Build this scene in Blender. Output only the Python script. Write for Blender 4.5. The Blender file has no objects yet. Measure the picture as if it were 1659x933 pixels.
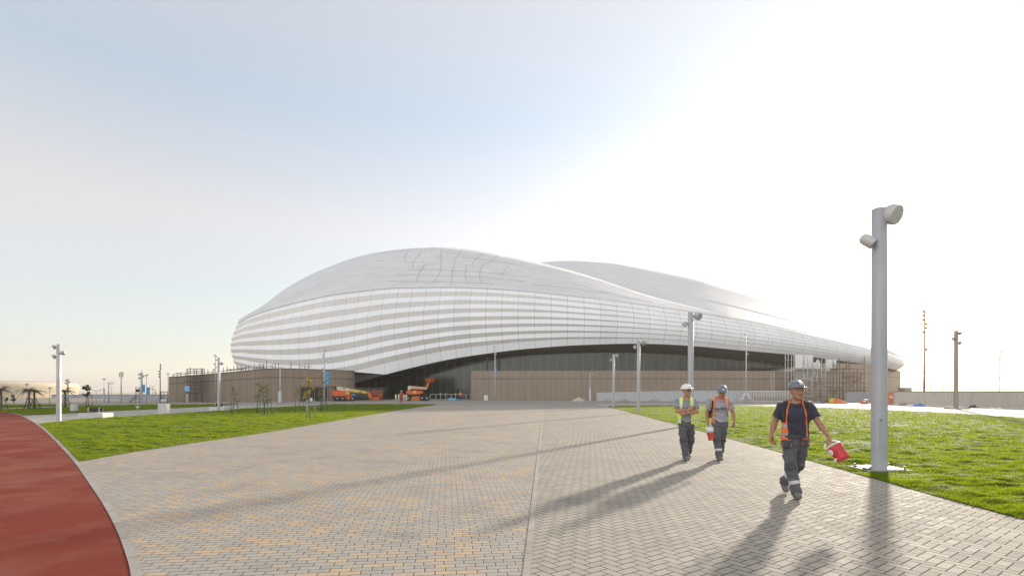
import bpy, bmesh, math, random
import numpy as np
from mathutils import Vector, Matrix
R = math.radians
random.seed(7); rng = np.random.default_rng(11)
scn = bpy.context.scene
COL = scn.collection

# ---------------------------------------------------------------- camera, sky, sun, exposure
F, CX, HY, CAMH = 870.0, 829.5, 634.0, 1.65          # focal length / horizon of the photograph (1659 px wide), eye height
cam_d = bpy.data.cameras.new('camera'); cam = bpy.data.objects.new('camera', cam_d); COL.objects.link(cam)
cam.location = (0, 0, CAMH); cam.rotation_euler = (R(90), 0, 0)
cam_d.sensor_width = 36; cam_d.lens = F/1659*36
cam_d.shift_y = (HY-466.5)/1659
cam_d.clip_end = 12000; cam_d.clip_start = 0.05
scn.camera = cam
SUN_AZ = math.atan2(1425-CX, F)                     # to the right of straight ahead (+Y)
SUN_EL = R(12.8)
SKY_STRENGTH = 0.05
HAZE_DENSITY = 0.00030
HAZE_BASE, HAZE_P1, HAZE_L1, HAZE_P2, HAZE_L2 = 0.180, 3.0, 0.05, 24.0, 0.05
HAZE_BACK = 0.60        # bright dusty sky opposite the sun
HAZE_STOPS = [(0.0, (.62, .64, .80, 1)), (.10, (.86, .84, .84, 1)), (.28, (1.20, 1.01, .85, 1)), (.45, (.83, .89, .93, 1)), (.60, (1.10, 1.02, .94, 1))]
world = bpy.data.worlds.new('World'); scn.world = world; world.use_nodes = True
wn = world.node_tree; wn.nodes.clear()
sky = wn.nodes.new('ShaderNodeTexSky'); sky.sky_type = 'NISHITA'; sky.sun_disc = False
sky.sun_elevation = SUN_EL; sky.sun_rotation = SUN_AZ
sky.altitude = 0; sky.air_density = 1.0; sky.dust_density = 0.8; sky.ozone_density = 1.5
sdir = Vector((math.sin(SUN_AZ)*math.cos(SUN_EL), math.cos(SUN_AZ)*math.cos(SUN_EL), math.sin(SUN_EL)))
def wnode(t, **k):
    q = wn.nodes.new(t)
    for a_, b_ in k.items(): setattr(q, a_, b_)
    return q
def wmath(op, a_, b_=0.0):
    q = wnode('ShaderNodeMath', operation=op)
    for i, v in enumerate((a_, b_)):
        if hasattr(v, 'is_linked'): wn.links.new(v, q.inputs[i])
        else: q.inputs[i].default_value = v
    return q.outputs[0]
# dusty desert air: the many-times scattered light that the sky model leaves out, brighter round the sun and whiter towards the horizon
bg = wnode('ShaderNodeBackground'); bg.inputs['Strength'].default_value = SKY_STRENGTH
tc = wnode('ShaderNodeTexCoord')
dt = wnode('ShaderNodeVectorMath', operation='DOT_PRODUCT'); wn.links.new(tc.outputs['Generated'], dt.inputs[0]); dt.inputs[1].default_value = sdir
sepw = wnode('ShaderNodeSeparateXYZ'); wn.links.new(tc.outputs['Generated'], sepw.inputs[0])
el = wmath('MAXIMUM', sepw.outputs[2], 0.0)
rampw = wnode('ShaderNodeValToRGB'); wn.links.new(el, rampw.inputs[0])
for i_, (p_, c_) in enumerate(HAZE_STOPS):
    e_ = rampw.color_ramp.elements[i_] if i_ < 2 else rampw.color_ramp.elements.new(p_)
    e_.position = p_; e_.color = c_
half = wmath('MULTIPLY', wmath('ADD', dt.outputs['Value'], 1.0), .5)
lobe = wmath('ADD', HAZE_BASE, wmath('ADD', wmath('MULTIPLY', wmath('POWER', half, HAZE_P1), HAZE_L1), wmath('MULTIPLY', wmath('POWER', half, HAZE_P2), HAZE_L2)))
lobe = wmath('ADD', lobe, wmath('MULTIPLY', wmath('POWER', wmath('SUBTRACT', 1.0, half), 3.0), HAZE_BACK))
mpw = wnode('ShaderNodeMapping'); mpw.inputs['Scale'].default_value = (1.2, 1.2, 3.6); wn.links.new(tc.outputs['Generated'], mpw.inputs[0])
nzw = wnode('ShaderNodeTexNoise'); nzw.inputs['Scale'].default_value = 1.6; nzw.inputs['Detail'].default_value = 4; wn.links.new(mpw.outputs[0], nzw.inputs['Vector'])
lobe = wmath('MULTIPLY', lobe, wmath('ADD', .975, wmath('MULTIPLY', nzw.outputs['Fac'], .05)))
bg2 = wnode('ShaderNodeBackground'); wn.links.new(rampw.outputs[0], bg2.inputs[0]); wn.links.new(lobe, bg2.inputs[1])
adds = wnode('ShaderNodeAddShader'); wo = wnode('ShaderNodeOutputWorld')
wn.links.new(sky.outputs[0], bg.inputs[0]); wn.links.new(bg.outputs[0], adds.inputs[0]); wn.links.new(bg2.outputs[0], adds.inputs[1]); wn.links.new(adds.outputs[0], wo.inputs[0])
sd = bpy.data.lights.new('sun', 'SUN'); sd.energy = 3.7; sd.angle = R(2.0); sd.color = (1.0, 0.885, 0.735)
sun = bpy.data.objects.new('sun', sd); COL.objects.link(sun); sun.location = (60, 90, 60)
sun.rotation_euler = sdir.to_track_quat('Z', 'Y').to_euler()
vs = scn.view_settings
vs.view_transform = 'Standard'; vs.look = 'None'; vs.gamma = 1.0; vs.use_curve_mapping = False
vs.exposure = 1.15
scn.render.film_transparent = False
scn.cycles.max_bounces = 6

# ---------------------------------------------------------------- helpers
def G(x, y):
    """photo pixel on the ground -> world X, Y"""
    z = F*CAMH/(y-HY)
    return ((x-CX)/F*z, z)
def P(x, y, d):
    """photo pixel at depth d -> world point"""
    return ((x-CX)/F*d, d, CAMH+(HY-y)/F*d)
def gx(x, d): return (x-CX)/F*d
def hy(y, d): return CAMH+(HY-y)/F*d
def setp(o, label=None, cat=None, group=None, kind=None):
    if label: o['label'] = label
    if cat: o['category'] = cat
    if group: o['group'] = group
    if kind: o['kind'] = kind
    return o
def empty(name, loc=(0, 0, 0), rz=0, label=None, cat=None, group=None, kind=None):
    o = bpy.data.objects.new(name, None); COL.objects.link(o)
    o.location = loc; o.rotation_euler = (0, 0, rz); o.empty_display_size = 0.3
    return setp(o, label, cat, group, kind)
class MB:
    """collects simple shapes into one mesh"""
    def __init__(s): s.v = []; s.f = []; s.m = []; s.sm = []; s.uv = None
    def add(s, v, f, m=0, smooth=False):
        b = len(s.v); s.v += [tuple(q) for q in v]
        s.f += [tuple(i+b for i in q) for q in f]
        s.m += [m]*len(f); s.sm += [smooth]*len(f); return s
    def box(s, c, d, rz=0, m=0, bev=0.0, rx=0, ry=0):
        bm = bmesh.new(); bmesh.ops.create_cube(bm, size=1)
        for v in bm.verts: v.co = Vector((v.co.x*d[0], v.co.y*d[1], v.co.z*d[2]))
        if bev > 0: bmesh.ops.bevel(bm, geom=bm.edges[:], offset=bev, segments=2, affect='EDGES', profile=0.6)
        M = Matrix.Translation(c) @ Matrix.Rotation(rz, 4, 'Z') @ Matrix.Rotation(ry, 4, 'Y') @ Matrix.Rotation(rx, 4, 'X')
        bm.transform(M); bm.verts.index_update()
        s.add([v.co[:] for v in bm.verts], [[v.index for v in f.verts] for f in bm.faces], m, False)
        bm.free(); return s
    def tube(s, pts, rad, n=8, m=0, cap=True, smooth=True):
        pts = [Vector(p) for p in pts]; k = len(pts)
        rr = list(rad) if hasattr(rad, '__len__') else [rad]*k
        vs_, fs = [], []; prev = None
        for i, p in enumerate(pts):
            t = (pts[min(i+1, k-1)]-pts[max(i-1, 0)]).normalized()
            if prev is None:
                a = Vector((0, 0, 1)) if abs(t.z) < .9 else Vector((1, 0, 0))
                n1 = t.cross(a).normalized()
            else:
                n1 = (prev-t*prev.dot(t)).normalized()
            prev = n1; n2 = t.cross(n1)
            for j in range(n):
                a = 2*math.pi*j/n
                vs_.append(p+(n1*math.cos(a)+n2*math.sin(a))*rr[i])
        for i in range(k-1):
            for j in range(n):
                fs.append((i*n+j, i*n+(j+1) % n, (i+1)*n+(j+1) % n, (i+1)*n+j))
        s.add(vs_, fs, m, smooth)
        if cap:
            b = len(s.v)-k*n
            s.f += [tuple(b+j for j in range(n))[::-1], tuple(b+(k-1)*n+j for j in range(n))]
            s.m += [m, m]; s.sm += [False, False]
        return s
    def lathe(s, c, prof, n=20, m=0, M=None, smooth=True):
        """prof = [(r, z)...]; M a rotation applied before moving to c"""
        vs_, fs = [], []; k = len(prof); c = Vector(c)
        for r, z in prof:
            for j in range(n):
                a = 2*math.pi*j/n
                q = Vector((r*math.cos(a), r*math.sin(a), z))
                if M is not None: q = M @ q
                vs_.append(q+c)
        for i in range(k-1):
            for j in range(n):
                fs.append((i*n+j, i*n+(j+1) % n, (i+1)*n+(j+1) % n, (i+1)*n+j))
        b = len(s.v); s.add(vs_, fs, m, smooth)
        s.f += [tuple(b+j for j in range(n))[::-1], tuple(b+(k-1)*n+j for j in range(n))]
        s.m += [m, m]; s.sm += [False, False]
        return s
    def prism(s, poly, z0, z1, m=0):
        n = len(poly)
        v = [(x, y, z0) for x, y in poly]+[(x, y, z1) for x, y in poly]
        f = [tuple(range(n))[::-1], tuple(range(n, 2*n))]+[(i, (i+1) % n, n+(i+1) % n, n+i) for i in range(n)]
        return s.add(v, f, m)
    def grid(s, rows, m=0, smooth=True, closed=False):
        """rows of equal length lists of points"""
        k = len(rows); n = len(rows[0]); v = [p for r in rows for p in r]; f = []
        for i in range(k-1):
            for j in range(n if closed else n-1):
                jj = (j+1) % n
                f.append((i*n+j, i*n+jj, (i+1)*n+jj, (i+1)*n+j))
        return s.add(v, f, m, smooth)
    def build(s, name, mats, parent=None, label=None, cat=None, group=None, kind=None, fixn=False):
        me = bpy.data.meshes.new(name); me.from_pydata(s.v, [], s.f)
        if not isinstance(mats, (list, tuple)): mats = [mats]
        for q in mats: me.materials.append(q)
        me.polygons.foreach_set('material_index', s.m)
        me.polygons.foreach_set('use_smooth', s.sm)
        if fixn:
            bm = bmesh.new(); bm.from_mesh(me); bmesh.ops.recalc_face_normals(bm, faces=bm.faces[:]); bm.to_mesh(me); bm.free()
        me.update()
        o = bpy.data.objects.new(name, me); COL.objects.link(o)
        if parent is not None: o.parent = parent
        return setp(o, label, cat, group, kind)
def copy_tree(o, parent=None):
    c = o.copy(); COL.objects.link(c)
    if parent is not None: c.parent = parent
    for ch in list(o.children): copy_tree(ch, c)
    return c

# ---------------------------------------------------------------- materials
def lin(r, g, b):
    f = lambda c: (c/255/12.92 if c/255 <= .04045 else ((c/255+.055)/1.055)**2.4)
    return (f(r), f(g), f(b), 1)
class NT:
    def __init__(s, name):
        s.mat = bpy.data.materials.new(name); s.mat.use_nodes = True
        s.t = s.mat.node_tree; s.n = s.t.nodes; s.l = s.t.links
        s.bsdf = s.n['Principled BSDF']; s.out = s.n['Material Output']
    def node(s, typ, **kw):
        q = s.n.new(typ)
        for k, v in kw.items(): setattr(q, k, v)
        return q
    def link(s, a, b): s.l.new(a, b)
    def _in(s, sock, v):
        if hasattr(v, 'is_linked'): s.l.new(v, sock)
        else: sock.default_value = v
    def math(s, op, a, b=0.0, c=None, clamp=False):
        q = s.n.new('ShaderNodeMath'); q.operation = op; q.use_clamp = clamp
        s._in(q.inputs[0], a); s._in(q.inputs[1], b)
        if c is not None: s._in(q.inputs[2], c)
        return q.outputs[0]
    def mix(s, fac, a, b, typ='MIX'):
        q = s.n.new('ShaderNodeMix'); q.data_type = 'RGBA'; q.blend_type = typ
        s._in(q.inputs['Factor'], fac); s._in(q.inputs['A'], a); s._in(q.inputs['B'], b)
        return q.outputs['Result']
    def noise(s, vec, scale, detail=3, rough=.55, w=None):
        q = s.n.new('ShaderNodeTexNoise'); q.inputs['Scale'].default_value = scale
        q.inputs['Detail'].default_value = detail; q.inputs['Roughness'].default_value = rough
        if vec is not None: s.l.new(vec, q.inputs['Vector'])
        return q.outputs['Fac']
    def ramp(s, fac, stops):
        q = s.n.new('ShaderNodeValToRGB'); e = q.color_ramp.elements
        e[0].position, e[0].color = stops[0]; e[1].position, e[1].color = stops[-1]
        for p, c in stops[1:-1]:
            x = e.new(p); x.color = c
        s.l.new(fac, q.inputs[0]); return q.outputs[0]
    def mapr(s, v, a, b, c, d, smooth=False):
        q = s.n.new('ShaderNodeMapRange'); q.interpolation_type = 'SMOOTHSTEP' if smooth else 'LINEAR'
        s._in(q.inputs[0], v)
        for i, x in enumerate((a, b, c, d)): s._in(q.inputs[i+1], x)
        return q.outputs[0]
    def pos(s): return s.n.new('ShaderNodeNewGeometry').outputs['Position']
    def obj(s): return s.n.new('ShaderNodeTexCoord').outputs['Object']
    def uv(s): return s.n.new('ShaderNodeTexCoord').outputs['UV']
    def sep(s, v):
        q = s.n.new('ShaderNodeSeparateXYZ'); s.l.new(v, q.inputs[0]); return q.outputs
    def comb(s, x, y, z=0.0):
        q = s.n.new('ShaderNodeCombineXYZ')
        for i, v in enumerate((x, y, z)): s._in(q.inputs[i], v)
        return q.outputs[0]
    def mapping(s, vec, rot=(0, 0, 0), scale=(1, 1, 1), loc=(0, 0, 0)):
        q = s.n.new('ShaderNodeMapping'); s.l.new(vec, q.inputs[0])
        q.inputs['Location'].default_value = loc; q.inputs['Rotation'].default_value = rot; q.inputs['Scale'].default_value = scale
        return q.outputs[0]
    def bump(s, h, strength=.3, dist=.01, normal=None):
        q = s.n.new('ShaderNodeBump'); q.inputs['Strength'].default_value = strength; q.inputs['Distance'].default_value = dist
        s.l.new(h, q.inputs['Height'])
        if normal is not None: s.l.new(normal, q.inputs['Normal'])
        s.l.new(q.outputs[0], s.bsdf.inputs['Normal']); return q.outputs[0]
    def base(s, c): s._in(s.bsdf.inputs['Base Color'], c)
    def rough(s, c): s._in(s.bsdf.inputs['Roughness'], c)
MATS = {}
def mat(name, col, rough=.6, metal=0, var=.12, scale=3.0, bump=0.0, bscale=40, spec=None, sss=0):
    """plain painted / dusty surface: one colour with soft procedural variation"""
    if name in MATS: return MATS[name]
    t = NT(name); p = t.obj()
    n1 = t.noise(p, scale, 5, .6)
    dark = tuple(c*(1-var) for c in col[:3])+(1,); lite = tuple(min(1, c*(1+var)) for c in col[:3])+(1,)
    t.base(t.ramp(n1, [(.3, dark), (.7, lite)]))
    t.rough(t.mapr(n1, .3, .7, max(.05, rough-.06), min(1, rough+.08)))
    t.bsdf.inputs['Metallic'].default_value = metal
    if spec is not None: t.bsdf.inputs['Specular IOR Level'].default_value = spec
    if bump: t.bump(t.noise(p, bscale, 4, .6), bump, .01)
    MATS[name] = t.mat; return t.mat
# ---------------------------------------------------------------- ground materials
def m_sand():
    t = NT('sand'); p = t.pos()
    n = t.noise(p, .05, 6, .6); n2 = t.noise(p, 2.5, 5, .65)
    c = t.ramp(n, [(.3, (.36, .30, .22, 1)), (.7, (.50, .43, .33, 1))])
    t.base(t.mix(.25, c, t.ramp(n2, [(.3, (.26, .22, .17, 1)), (.7, (.55, .48, .38, 1))])))
    t.rough(.95); t.bump(n2, .5, .03); return t.mat
def brick_random(t, ids):
    q = t.node('ShaderNodeTexWhiteNoise', noise_dimensions='3D'); t.link(ids, q.inputs['Vector']); return q
def m_bond(rot, w, l):
    """running bond pavers in mixed grey and sand tones"""
    t = NT('running_bond_paving'); p = t.mapping(t.pos(), rot=(0, 0, rot))
    x, y, _ = t.sep(p)
    row = t.math('FLOOR', t.math('DIVIDE', y, w)); fy = t.math('FRACT', t.math('DIVIDE', y, w))
    rsh = t.node('ShaderNodeTexWhiteNoise', noise_dimensions='1D'); t.link(row, rsh.inputs['W'])
    off = t.math('ADD', t.math('MULTIPLY', row, .5), t.math('MULTIPLY', rsh.outputs[0], .16))
    u = t.math('ADD', t.math('DIVIDE', x, l), off)
    ci = t.math('FLOOR', u); fx = t.math('FRACT', u)
    ey = t.math('MULTIPLY', t.math('MINIMUM', fy, t.math('SUBTRACT', 1.0, fy)), w)
    ex = t.math('MULTIPLY', t.math('MINIMUM', fx, t.math('SUBTRACT', 1.0, fx)), l)
    e = t.math('MINIMUM', ex, ey)
    wn_ = brick_random(t, t.comb(ci, row, 3.0)); r1 = wn_.outputs['Value']
    rr = t.sep(wn_.outputs['Color'])
    big = t.noise(t.pos(), .35, 3, .5)
    sel = t.math('ADD', r1, t.math('MULTIPLY', t.math('SUBTRACT', big, .5), .9))
    c = t.ramp(sel, [(.0, (.295, .277, .248, 1)), (.28, (.34, .318, .282, 1)), (.5, (.37, .342, .298, 1)), (.66, (.40, .335, .258, 1)), (.80, (.47, .355, .235, 1)), (.94, (.53, .36, .195, 1))])
    c.node.color_ramp.interpolation = 'LINEAR'
    fine = t.noise(t.pos(), 55, 4, .7)
    c = t.mix(.35, c, t.ramp(fine, [(.25, (.16, .155, .145, 1)), (.75, (.50, .47, .42, 1))]))
    stain = t.noise(t.pos(), .9, 5, .65)
    c = t.mix(t.mapr(stain, .48, .74, 0, .42), c, (.17, .16, .15, 1))
    joint = t.mapr(e, .0024, .0058, 1, 0, True)
    t.base(t.mix(joint, c, (.06, .055, .05, 1)))
    t.bsdf.inputs['Specular IOR Level'].default_value = .25
    t.rough(t.math('ADD', t.mapr(fine, .2, .8, .6, .8), t.math('MULTIPLY', joint, .3)))
    h = t.math('ADD', t.mapr(e, .001, .010, 0, 1, True), t.math('ADD', t.math('MULTIPLY', rr[1], .35), t.math('MULTIPLY', fine, .25)))
    t.bump(h, .55, .006)
    return t.mat
def m_herring(name, rot, w, tint=(1, 1, 1), rough=(.7, .9), joint_c=(.045, .042, .04, 1)):
    """90 degree herringbone of 2:1 pavers"""
    t = NT(name); p = t.mapping(t.pos(), rot=(0, 0, rot), scale=(1/w, 1/w, 1))
    x, y, _ = t.sep(p)
    i = t.math('FLOOR', x); j = t.math('FLOOR', y); fx = t.math('FRACT', x); fy = t.math('FRACT', y)
    m = t.math('FLOORED_MODULO', t.math('SUBTRACT', i, j), 4.0)
    is1 = t.math('COMPARE', m, 1.0, .1); is2 = t.math('COMPARE', m, 2.0, .1); is3 = t.math('COMPARE', m, 3.0, .1); is0 = t.math('COMPARE', m, 0.0, .1)
    V = t.math('GREATER_THAN', m, 1.5)
    inv = lambda a: t.math('SUBTRACT', 1.0, a)
    big = 9.0
    # distance to each side, sides inside a brick pushed away
    dl = t.math('ADD', fx, t.math('MULTIPLY', is1, big)); dr = t.math('ADD', inv(fx), t.math('MULTIPLY', is0, big))
    db = t.math('ADD', fy, t.math('MULTIPLY', is2, big)); dt = t.math('ADD', inv(fy), t.math('MULTIPLY', is3, big))
    e = t.math('MULTIPLY', t.math('MINIMUM', t.math('MINIMUM', dl, dr), t.math('MINIMUM', db, dt)), w)
    bi = t.math('SUBTRACT', i, is1); bj = t.math('SUBTRACT', j, is2)
    wn_ = brick_random(t, t.comb(bi, bj, t.math('MULTIPLY', V, 7.0)))
    rr = t.sep(wn_.outputs['Color'])
    c = t.ramp(rr[0], [(.0, (.32*tint[0], .297*tint[1], .262*tint[2], 1)), (.5, (.37*tint[0], .343*tint[1], .30*tint[2], 1)), (1.0, (.41*tint[0], .375*tint[1], .32*tint[2], 1))])
    fine = t.noise(t.pos(), 60, 4, .7)
    c = t.mix(.3, c, t.ramp(fine, [(.25, (.18, .17, .155, 1)), (.75, (.52, .49, .43, 1))]))
    stain = t.noise(t.pos(), .7, 5, .65)
    c = t.mix(t.mapr(stain, .47, .74, 0, .42), c, (.2, .19, .175, 1))
    joint = t.mapr(e, .0030, .0068, 1, 0, True)
    t.base(t.mix(joint, c, joint_c))
    t.bsdf.inputs['Specular IOR Level'].default_value = .09
    ro = t.math('ADD', t.mapr(fine, .2, .8, rough[0], rough[1]), t.math('MULTIPLY', rr[2], .12))
    t.rough(t.math('ADD', ro, t.math('MULTIPLY', joint, .3)))
    # every brick sits a touch tilted
    tx = t.math('MULTIPLY', t.math('SUBTRACT', rr[1], .5), t.math('SUBTRACT', fx, .5))
    h = t.math('ADD', t.mapr(e, .001, .011, 0, 1, True), t.math('ADD', t.math('ADD', t.math('MULTIPLY', rr[1], .3), t.math('MULTIPLY', tx, .5)), t.math('MULTIPLY', fine, .25)))
    t.bump(h, .6, .006)
    return t.mat
def m_track():
    t = NT('red_rubber_surface'); p = t.pos()
    g = t.node('ShaderNodeTexVoronoi'); g.inputs['Scale'].default_value = 140; t.link(p, g.inputs['Vector'])
    n = t.noise(p, 300, 2, .6); patch = t.noise(p, .6, 5, .6); band = t.noise(t.mapping(p, rot=(0, 0, .3), scale=(.25, 1.6, 1)), .8, 4, .6)
    c = t.ramp(n, [(.3, (.115, .017, .010, 1)), (.7, (.235, .042, .026, 1))])
    c = t.mix(t.mapr(g.outputs['Distance'], 0, .5, .6, 0), c, (.36,.12,.09,1))
    c = t.mix(t.mapr(patch, .45, .72, 0, .55), c, (.31,.15,.11,1))
    c = t.mix(t.mapr(band, .5, .7, 0, .35), c, (.16, .035, .03, 1))
    t.base(c); t.rough(.95); t.bsdf.inputs['Specular IOR Level'].default_value = .12; t.bump(n, .8, .006); return t.mat
def m_conc(name, a, b, bump=.3):
    t = NT(name); p = t.pos(); n = t.noise(p, 1.3, 6, .65); f = t.noise(p, 70, 4, .7)
    c = t.ramp(n, [(.3, a), (.7, b)])
    t.base(t.mix(t.mapr(f, .35, .7, .3, 0), c, tuple(q*.5 for q in a[:3])+(1,))); t.rough(.85); t.bump(f, bump, .004); return t.mat
def m_lawn_soil():
    t = NT('lawn_soil'); p = t.pos(); n = t.noise(p, 6, 5, .65); n2 = t.noise(p, .4, 4, .6)
    c = t.ramp(n, [(.3, (.018, .034, .006, 1)), (.7, (.05, .085, .012, 1))])
    t.base(t.mix(t.mapr(n2, .4, .7, 0, .4), c, (.06, .095, .015, 1))); t.rough(.9); return t.mat
def m_grass(name, a, b, tip):
    t = NT(name); p = t.pos()
    oi = t.node('ShaderNodeAttribute', attribute_name='tone'); n = t.noise(p, .5, 4, .6)
    f = t.math('ADD', t.math('MULTIPLY', oi.outputs['Fac'], .7), t.math('MULTIPLY', n, .3))
    c = t.ramp(f, [(.15, a), (.6, b), (.95, tip)])
    t.base(c); t.rough(.5); t.bsdf.inputs['Specular IOR Level'].default_value = .25
    tr = t.node('ShaderNodeBsdfTranslucent'); t.link(t.mix(.5, c, (.50, .57, .014, 1)), tr.inputs['Color'])
    mx = t.node('ShaderNodeMixShader'); mx.inputs[0].default_value = .58
    t.link(t.bsdf.outputs[0], mx.inputs[1]); t.link(tr.outputs[0], mx.inputs[2]); t.link(mx.outputs[0], t.out.inputs['Surface'])
    return t.mat
M_sand = m_sand()
M_conc = m_conc('concrete', (.30, .285, .26, 1), (.42, .40, .37, 1))
def with_uv(o, us, vs_):
    """per-vertex uv arrays -> uv map"""
    me = o.data; uvl = me.uv_layers.new(name='UVMap')
    vi = np.empty(len(me.loops), np.int32); me.loops.foreach_get('vertex_index', vi)
    uvl.data.foreach_set('uv', np.c_[np.asarray(us)[vi], np.asarray(vs_)[vi]].astype(np.float32).ravel())
def m_kerb():
    t = NT('kerb_concrete'); p = t.pos(); n = t.noise(p, 2.1, 6, .7); f = t.noise(p, 60, 4, .7); u, v, _ = t.sep(t.uv())
    wn_ = t.node('ShaderNodeTexWhiteNoise', noise_dimensions='1D'); t.link(t.math('FLOOR', t.math('DIVIDE', u, .9)), wn_.inputs['W'])
    c = t.ramp(n, [(.3, (.25, .235, .21, 1)), (.7, (.38, .36, .325, 1))]); c = t.mix(t.math('MULTIPLY', wn_.outputs['Value'], .35), c, (.22, .20, .18, 1))
    c = t.mix(t.mapr(f, .55, .72, 0, .5), c, (.12, .11, .10, 1))
    fr_ = t.math('FRACT', t.math('DIVIDE', u, .9)); d = t.math('MULTIPLY', t.math('MINIMUM', fr_, t.math('SUBTRACT', 1.0, fr_)), .9)
    t.base(t.mix(t.mapr(d, .004, .010, 1, 0), c, (.05, .045, .04, 1))); t.rough(.85); t.bump(f, .5, .005); return t.mat
M_kerb = m_kerb()
M_soil = m_lawn_soil()
M_grass = m_grass('grass_blades', (.045, .100, .005, 1), (.095, .175, .008, 1), (.18, .235, .016, 1))

# ---------------------------------------------------------------- ground sheets (4 mm steps)
def sheet(name, pts, z, m, n=1):
    me = bpy.data.meshes.new(name); bm = bmesh.new()
    vs_ = [bm.verts.new((x, y, z)) for x, y in pts]; f = bm.faces.new(vs_); bm.normal_update()
    if f.normal.z < 0: f.normal_flip()
    bmesh.ops.triangulate(bm, faces=[f]); bm.to_mesh(me); bm.free(); me.materials.append(m)
    o = bpy.data.objects.new(name, me); COL.objects.link(o); o['kind'] = 'structure'; return o
def kx(y): return .128+.0617*(y-4.8)                 # the concrete strip that divides the two pavings
KD = math.atan(.0617)
sheet('ground', [(-1500, -60), (1500, -60), (1500, 1700), (-1500, 1700)], -.020, M_sand)
M_plaza = m_herring('plaza_paving', R(40), .10, (.86, .88, .95), (.5, .75))
sheet('plaza', [(-75, 50), (-62, 96), (-62, 150), (110, 150), (110, 20), (30, 20), (8, 59), (-10, 62), (-12, 50)], -.012, M_plaza)
# red track edge (outer lip of its kerb), from far to near and on behind the camera
track_px = [(-30, 664.3), (0, 666.8), (19, 668.6), (36, 673), (63, 688.7), (85, 709), (104, 729.5), (122.5, 750), (141, 778), (160, 805), (176, 831.6), (191.6, 863), (204, 897.6), (214, 933)]
tr = [G(*p) for p in track_px]+[(-2.55, 3.6), (-1.6, 2.0), (-.4, -.6), (1.2, -5.0), (2, -9)]
def smooth_line(pts, n=160):
    pts = np.array(pts, float); d = np.r_[0, np.cumsum(np.hypot(*np.diff(pts, axis=0).T))]
    s = np.linspace(0, 1, n)**1.0*d[-1]; q = np.c_[np.interp(s, d, pts[:, 0]), np.interp(s, d, pts[:, 1])]
    return q
def chaikin(pts, k=3):
    p = np.array(pts, float)
    for _ in range(k):
        a = p[:-1]*.75+p[1:]*.25; b = p[:-1]*.25+p[1:]*.75
        p = np.r_[p[:1], np.stack([a, b], 1).reshape(-1, 2), p[-1:]]
    return p
trk = chaikin(tr)
TRK = trk
sheet('red_track', [tuple(q) for q in trk]+[(-60, -9), (-90, 40)], .000, m_track())
def offset_line(p, d):
    t = np.gradient(p, axis=0); t /= np.linalg.norm(t, axis=1)[:, None]+1e-9
    return p+np.c_[-t[:, 1], t[:, 0]]*d
def strip(name, line, w, z0, z1, m):
    a, b = offset_line(line, 0), offset_line(line, w)
    mb = MB(); rows = [[(x, y, z0) for x, y in a], [(x, y, z1) for x, y in a], [(x, y, z1) for x, y in b], [(x, y, z0) for x, y in b]]
    mb.grid(rows, 0, False); o = mb.build(name, m, kind='structure', fixn=False)
    u = np.r_[0, np.cumsum(np.hypot(*np.diff(line, axis=0).T))]; with_uv(o, np.tile(u, 4), np.zeros(4*len(u))); return o
strip('track_kerb', trk, .085, -.02, .005, M_kerb)
# left lawn, right lawn, paths
LL_low = [(121, 748.5), (220, 731), (314, 717), (420, 702), (557, 679), (640, 665), (708, 655.2)]
LL_top = [(690, 654.9), (600, 654.9), (540, 655.1), (500, 657.5), (387, 662.6), (328.6, 667.7), (268.6, 671), (223, 673.7), (168, 677), (127, 679.7), (66, 686)]
g_low = [G(*p) for p in LL_low]; g_top = [G(*p) for p in LL_top]
sel = [tuple(q) for q in offset_line(trk, .10) if 12.5 < q[1] < G(66, 686)[1]-.3]
LEFT_LAWN = g_low+g_top+sel
sheet('left_lawn', LEFT_LAWN, .002, M_soil)
RL_edge = [(983, 658), (1099.6, 688.7), (1240, 725.5), (1355, 757.8), (1427.5, 778), (1540.6, 809.6), (1659, 841)]
RL_top = [(1659, 677.7), (1560, 670.5), (1446, 665), (1340, 660.8), (1239, 658.2), (1125, 657.0), (1050, 656.8)]
re_ = [G(*p) for p in RL_edge]+[(6.58, 4.5), (6.9, 0), (8, -6)]
RIGHT_LAWN = re_+[(36, -6), (33.5, 20)]+[G(*p) for p in RL_top]
sheet('right_lawn', RIGHT_LAWN, .004, M_soil)
# the two big pavings meet at the concrete strip
lp = [(kx(-8)-.03, -8), (kx(64)-.03, 64)]+[(-9.5, 64)]+g_low[::-1]+[tuple(q) for q in trk if q[1] < 12.6]
sheet('left_paving', lp, -.004, m_bond(R(-7), .096, .192))
rp = [(kx(-8)+.03, -8), (kx(64)+.03, 64), (11, 64)]+re_[:-1]+[(8, -8)]
sheet('right_paving', rp, -.004, m_herring('herringbone_paving', R(-(90-53.4)), .106, (1, .985, .95)))
sl = np.array([(kx(y), y) for y in np.linspace(-8, 66, 120)])
strip('paving_strip', offset_line(sl, -.035), .07, -.02, .004, M_kerb)
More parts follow.
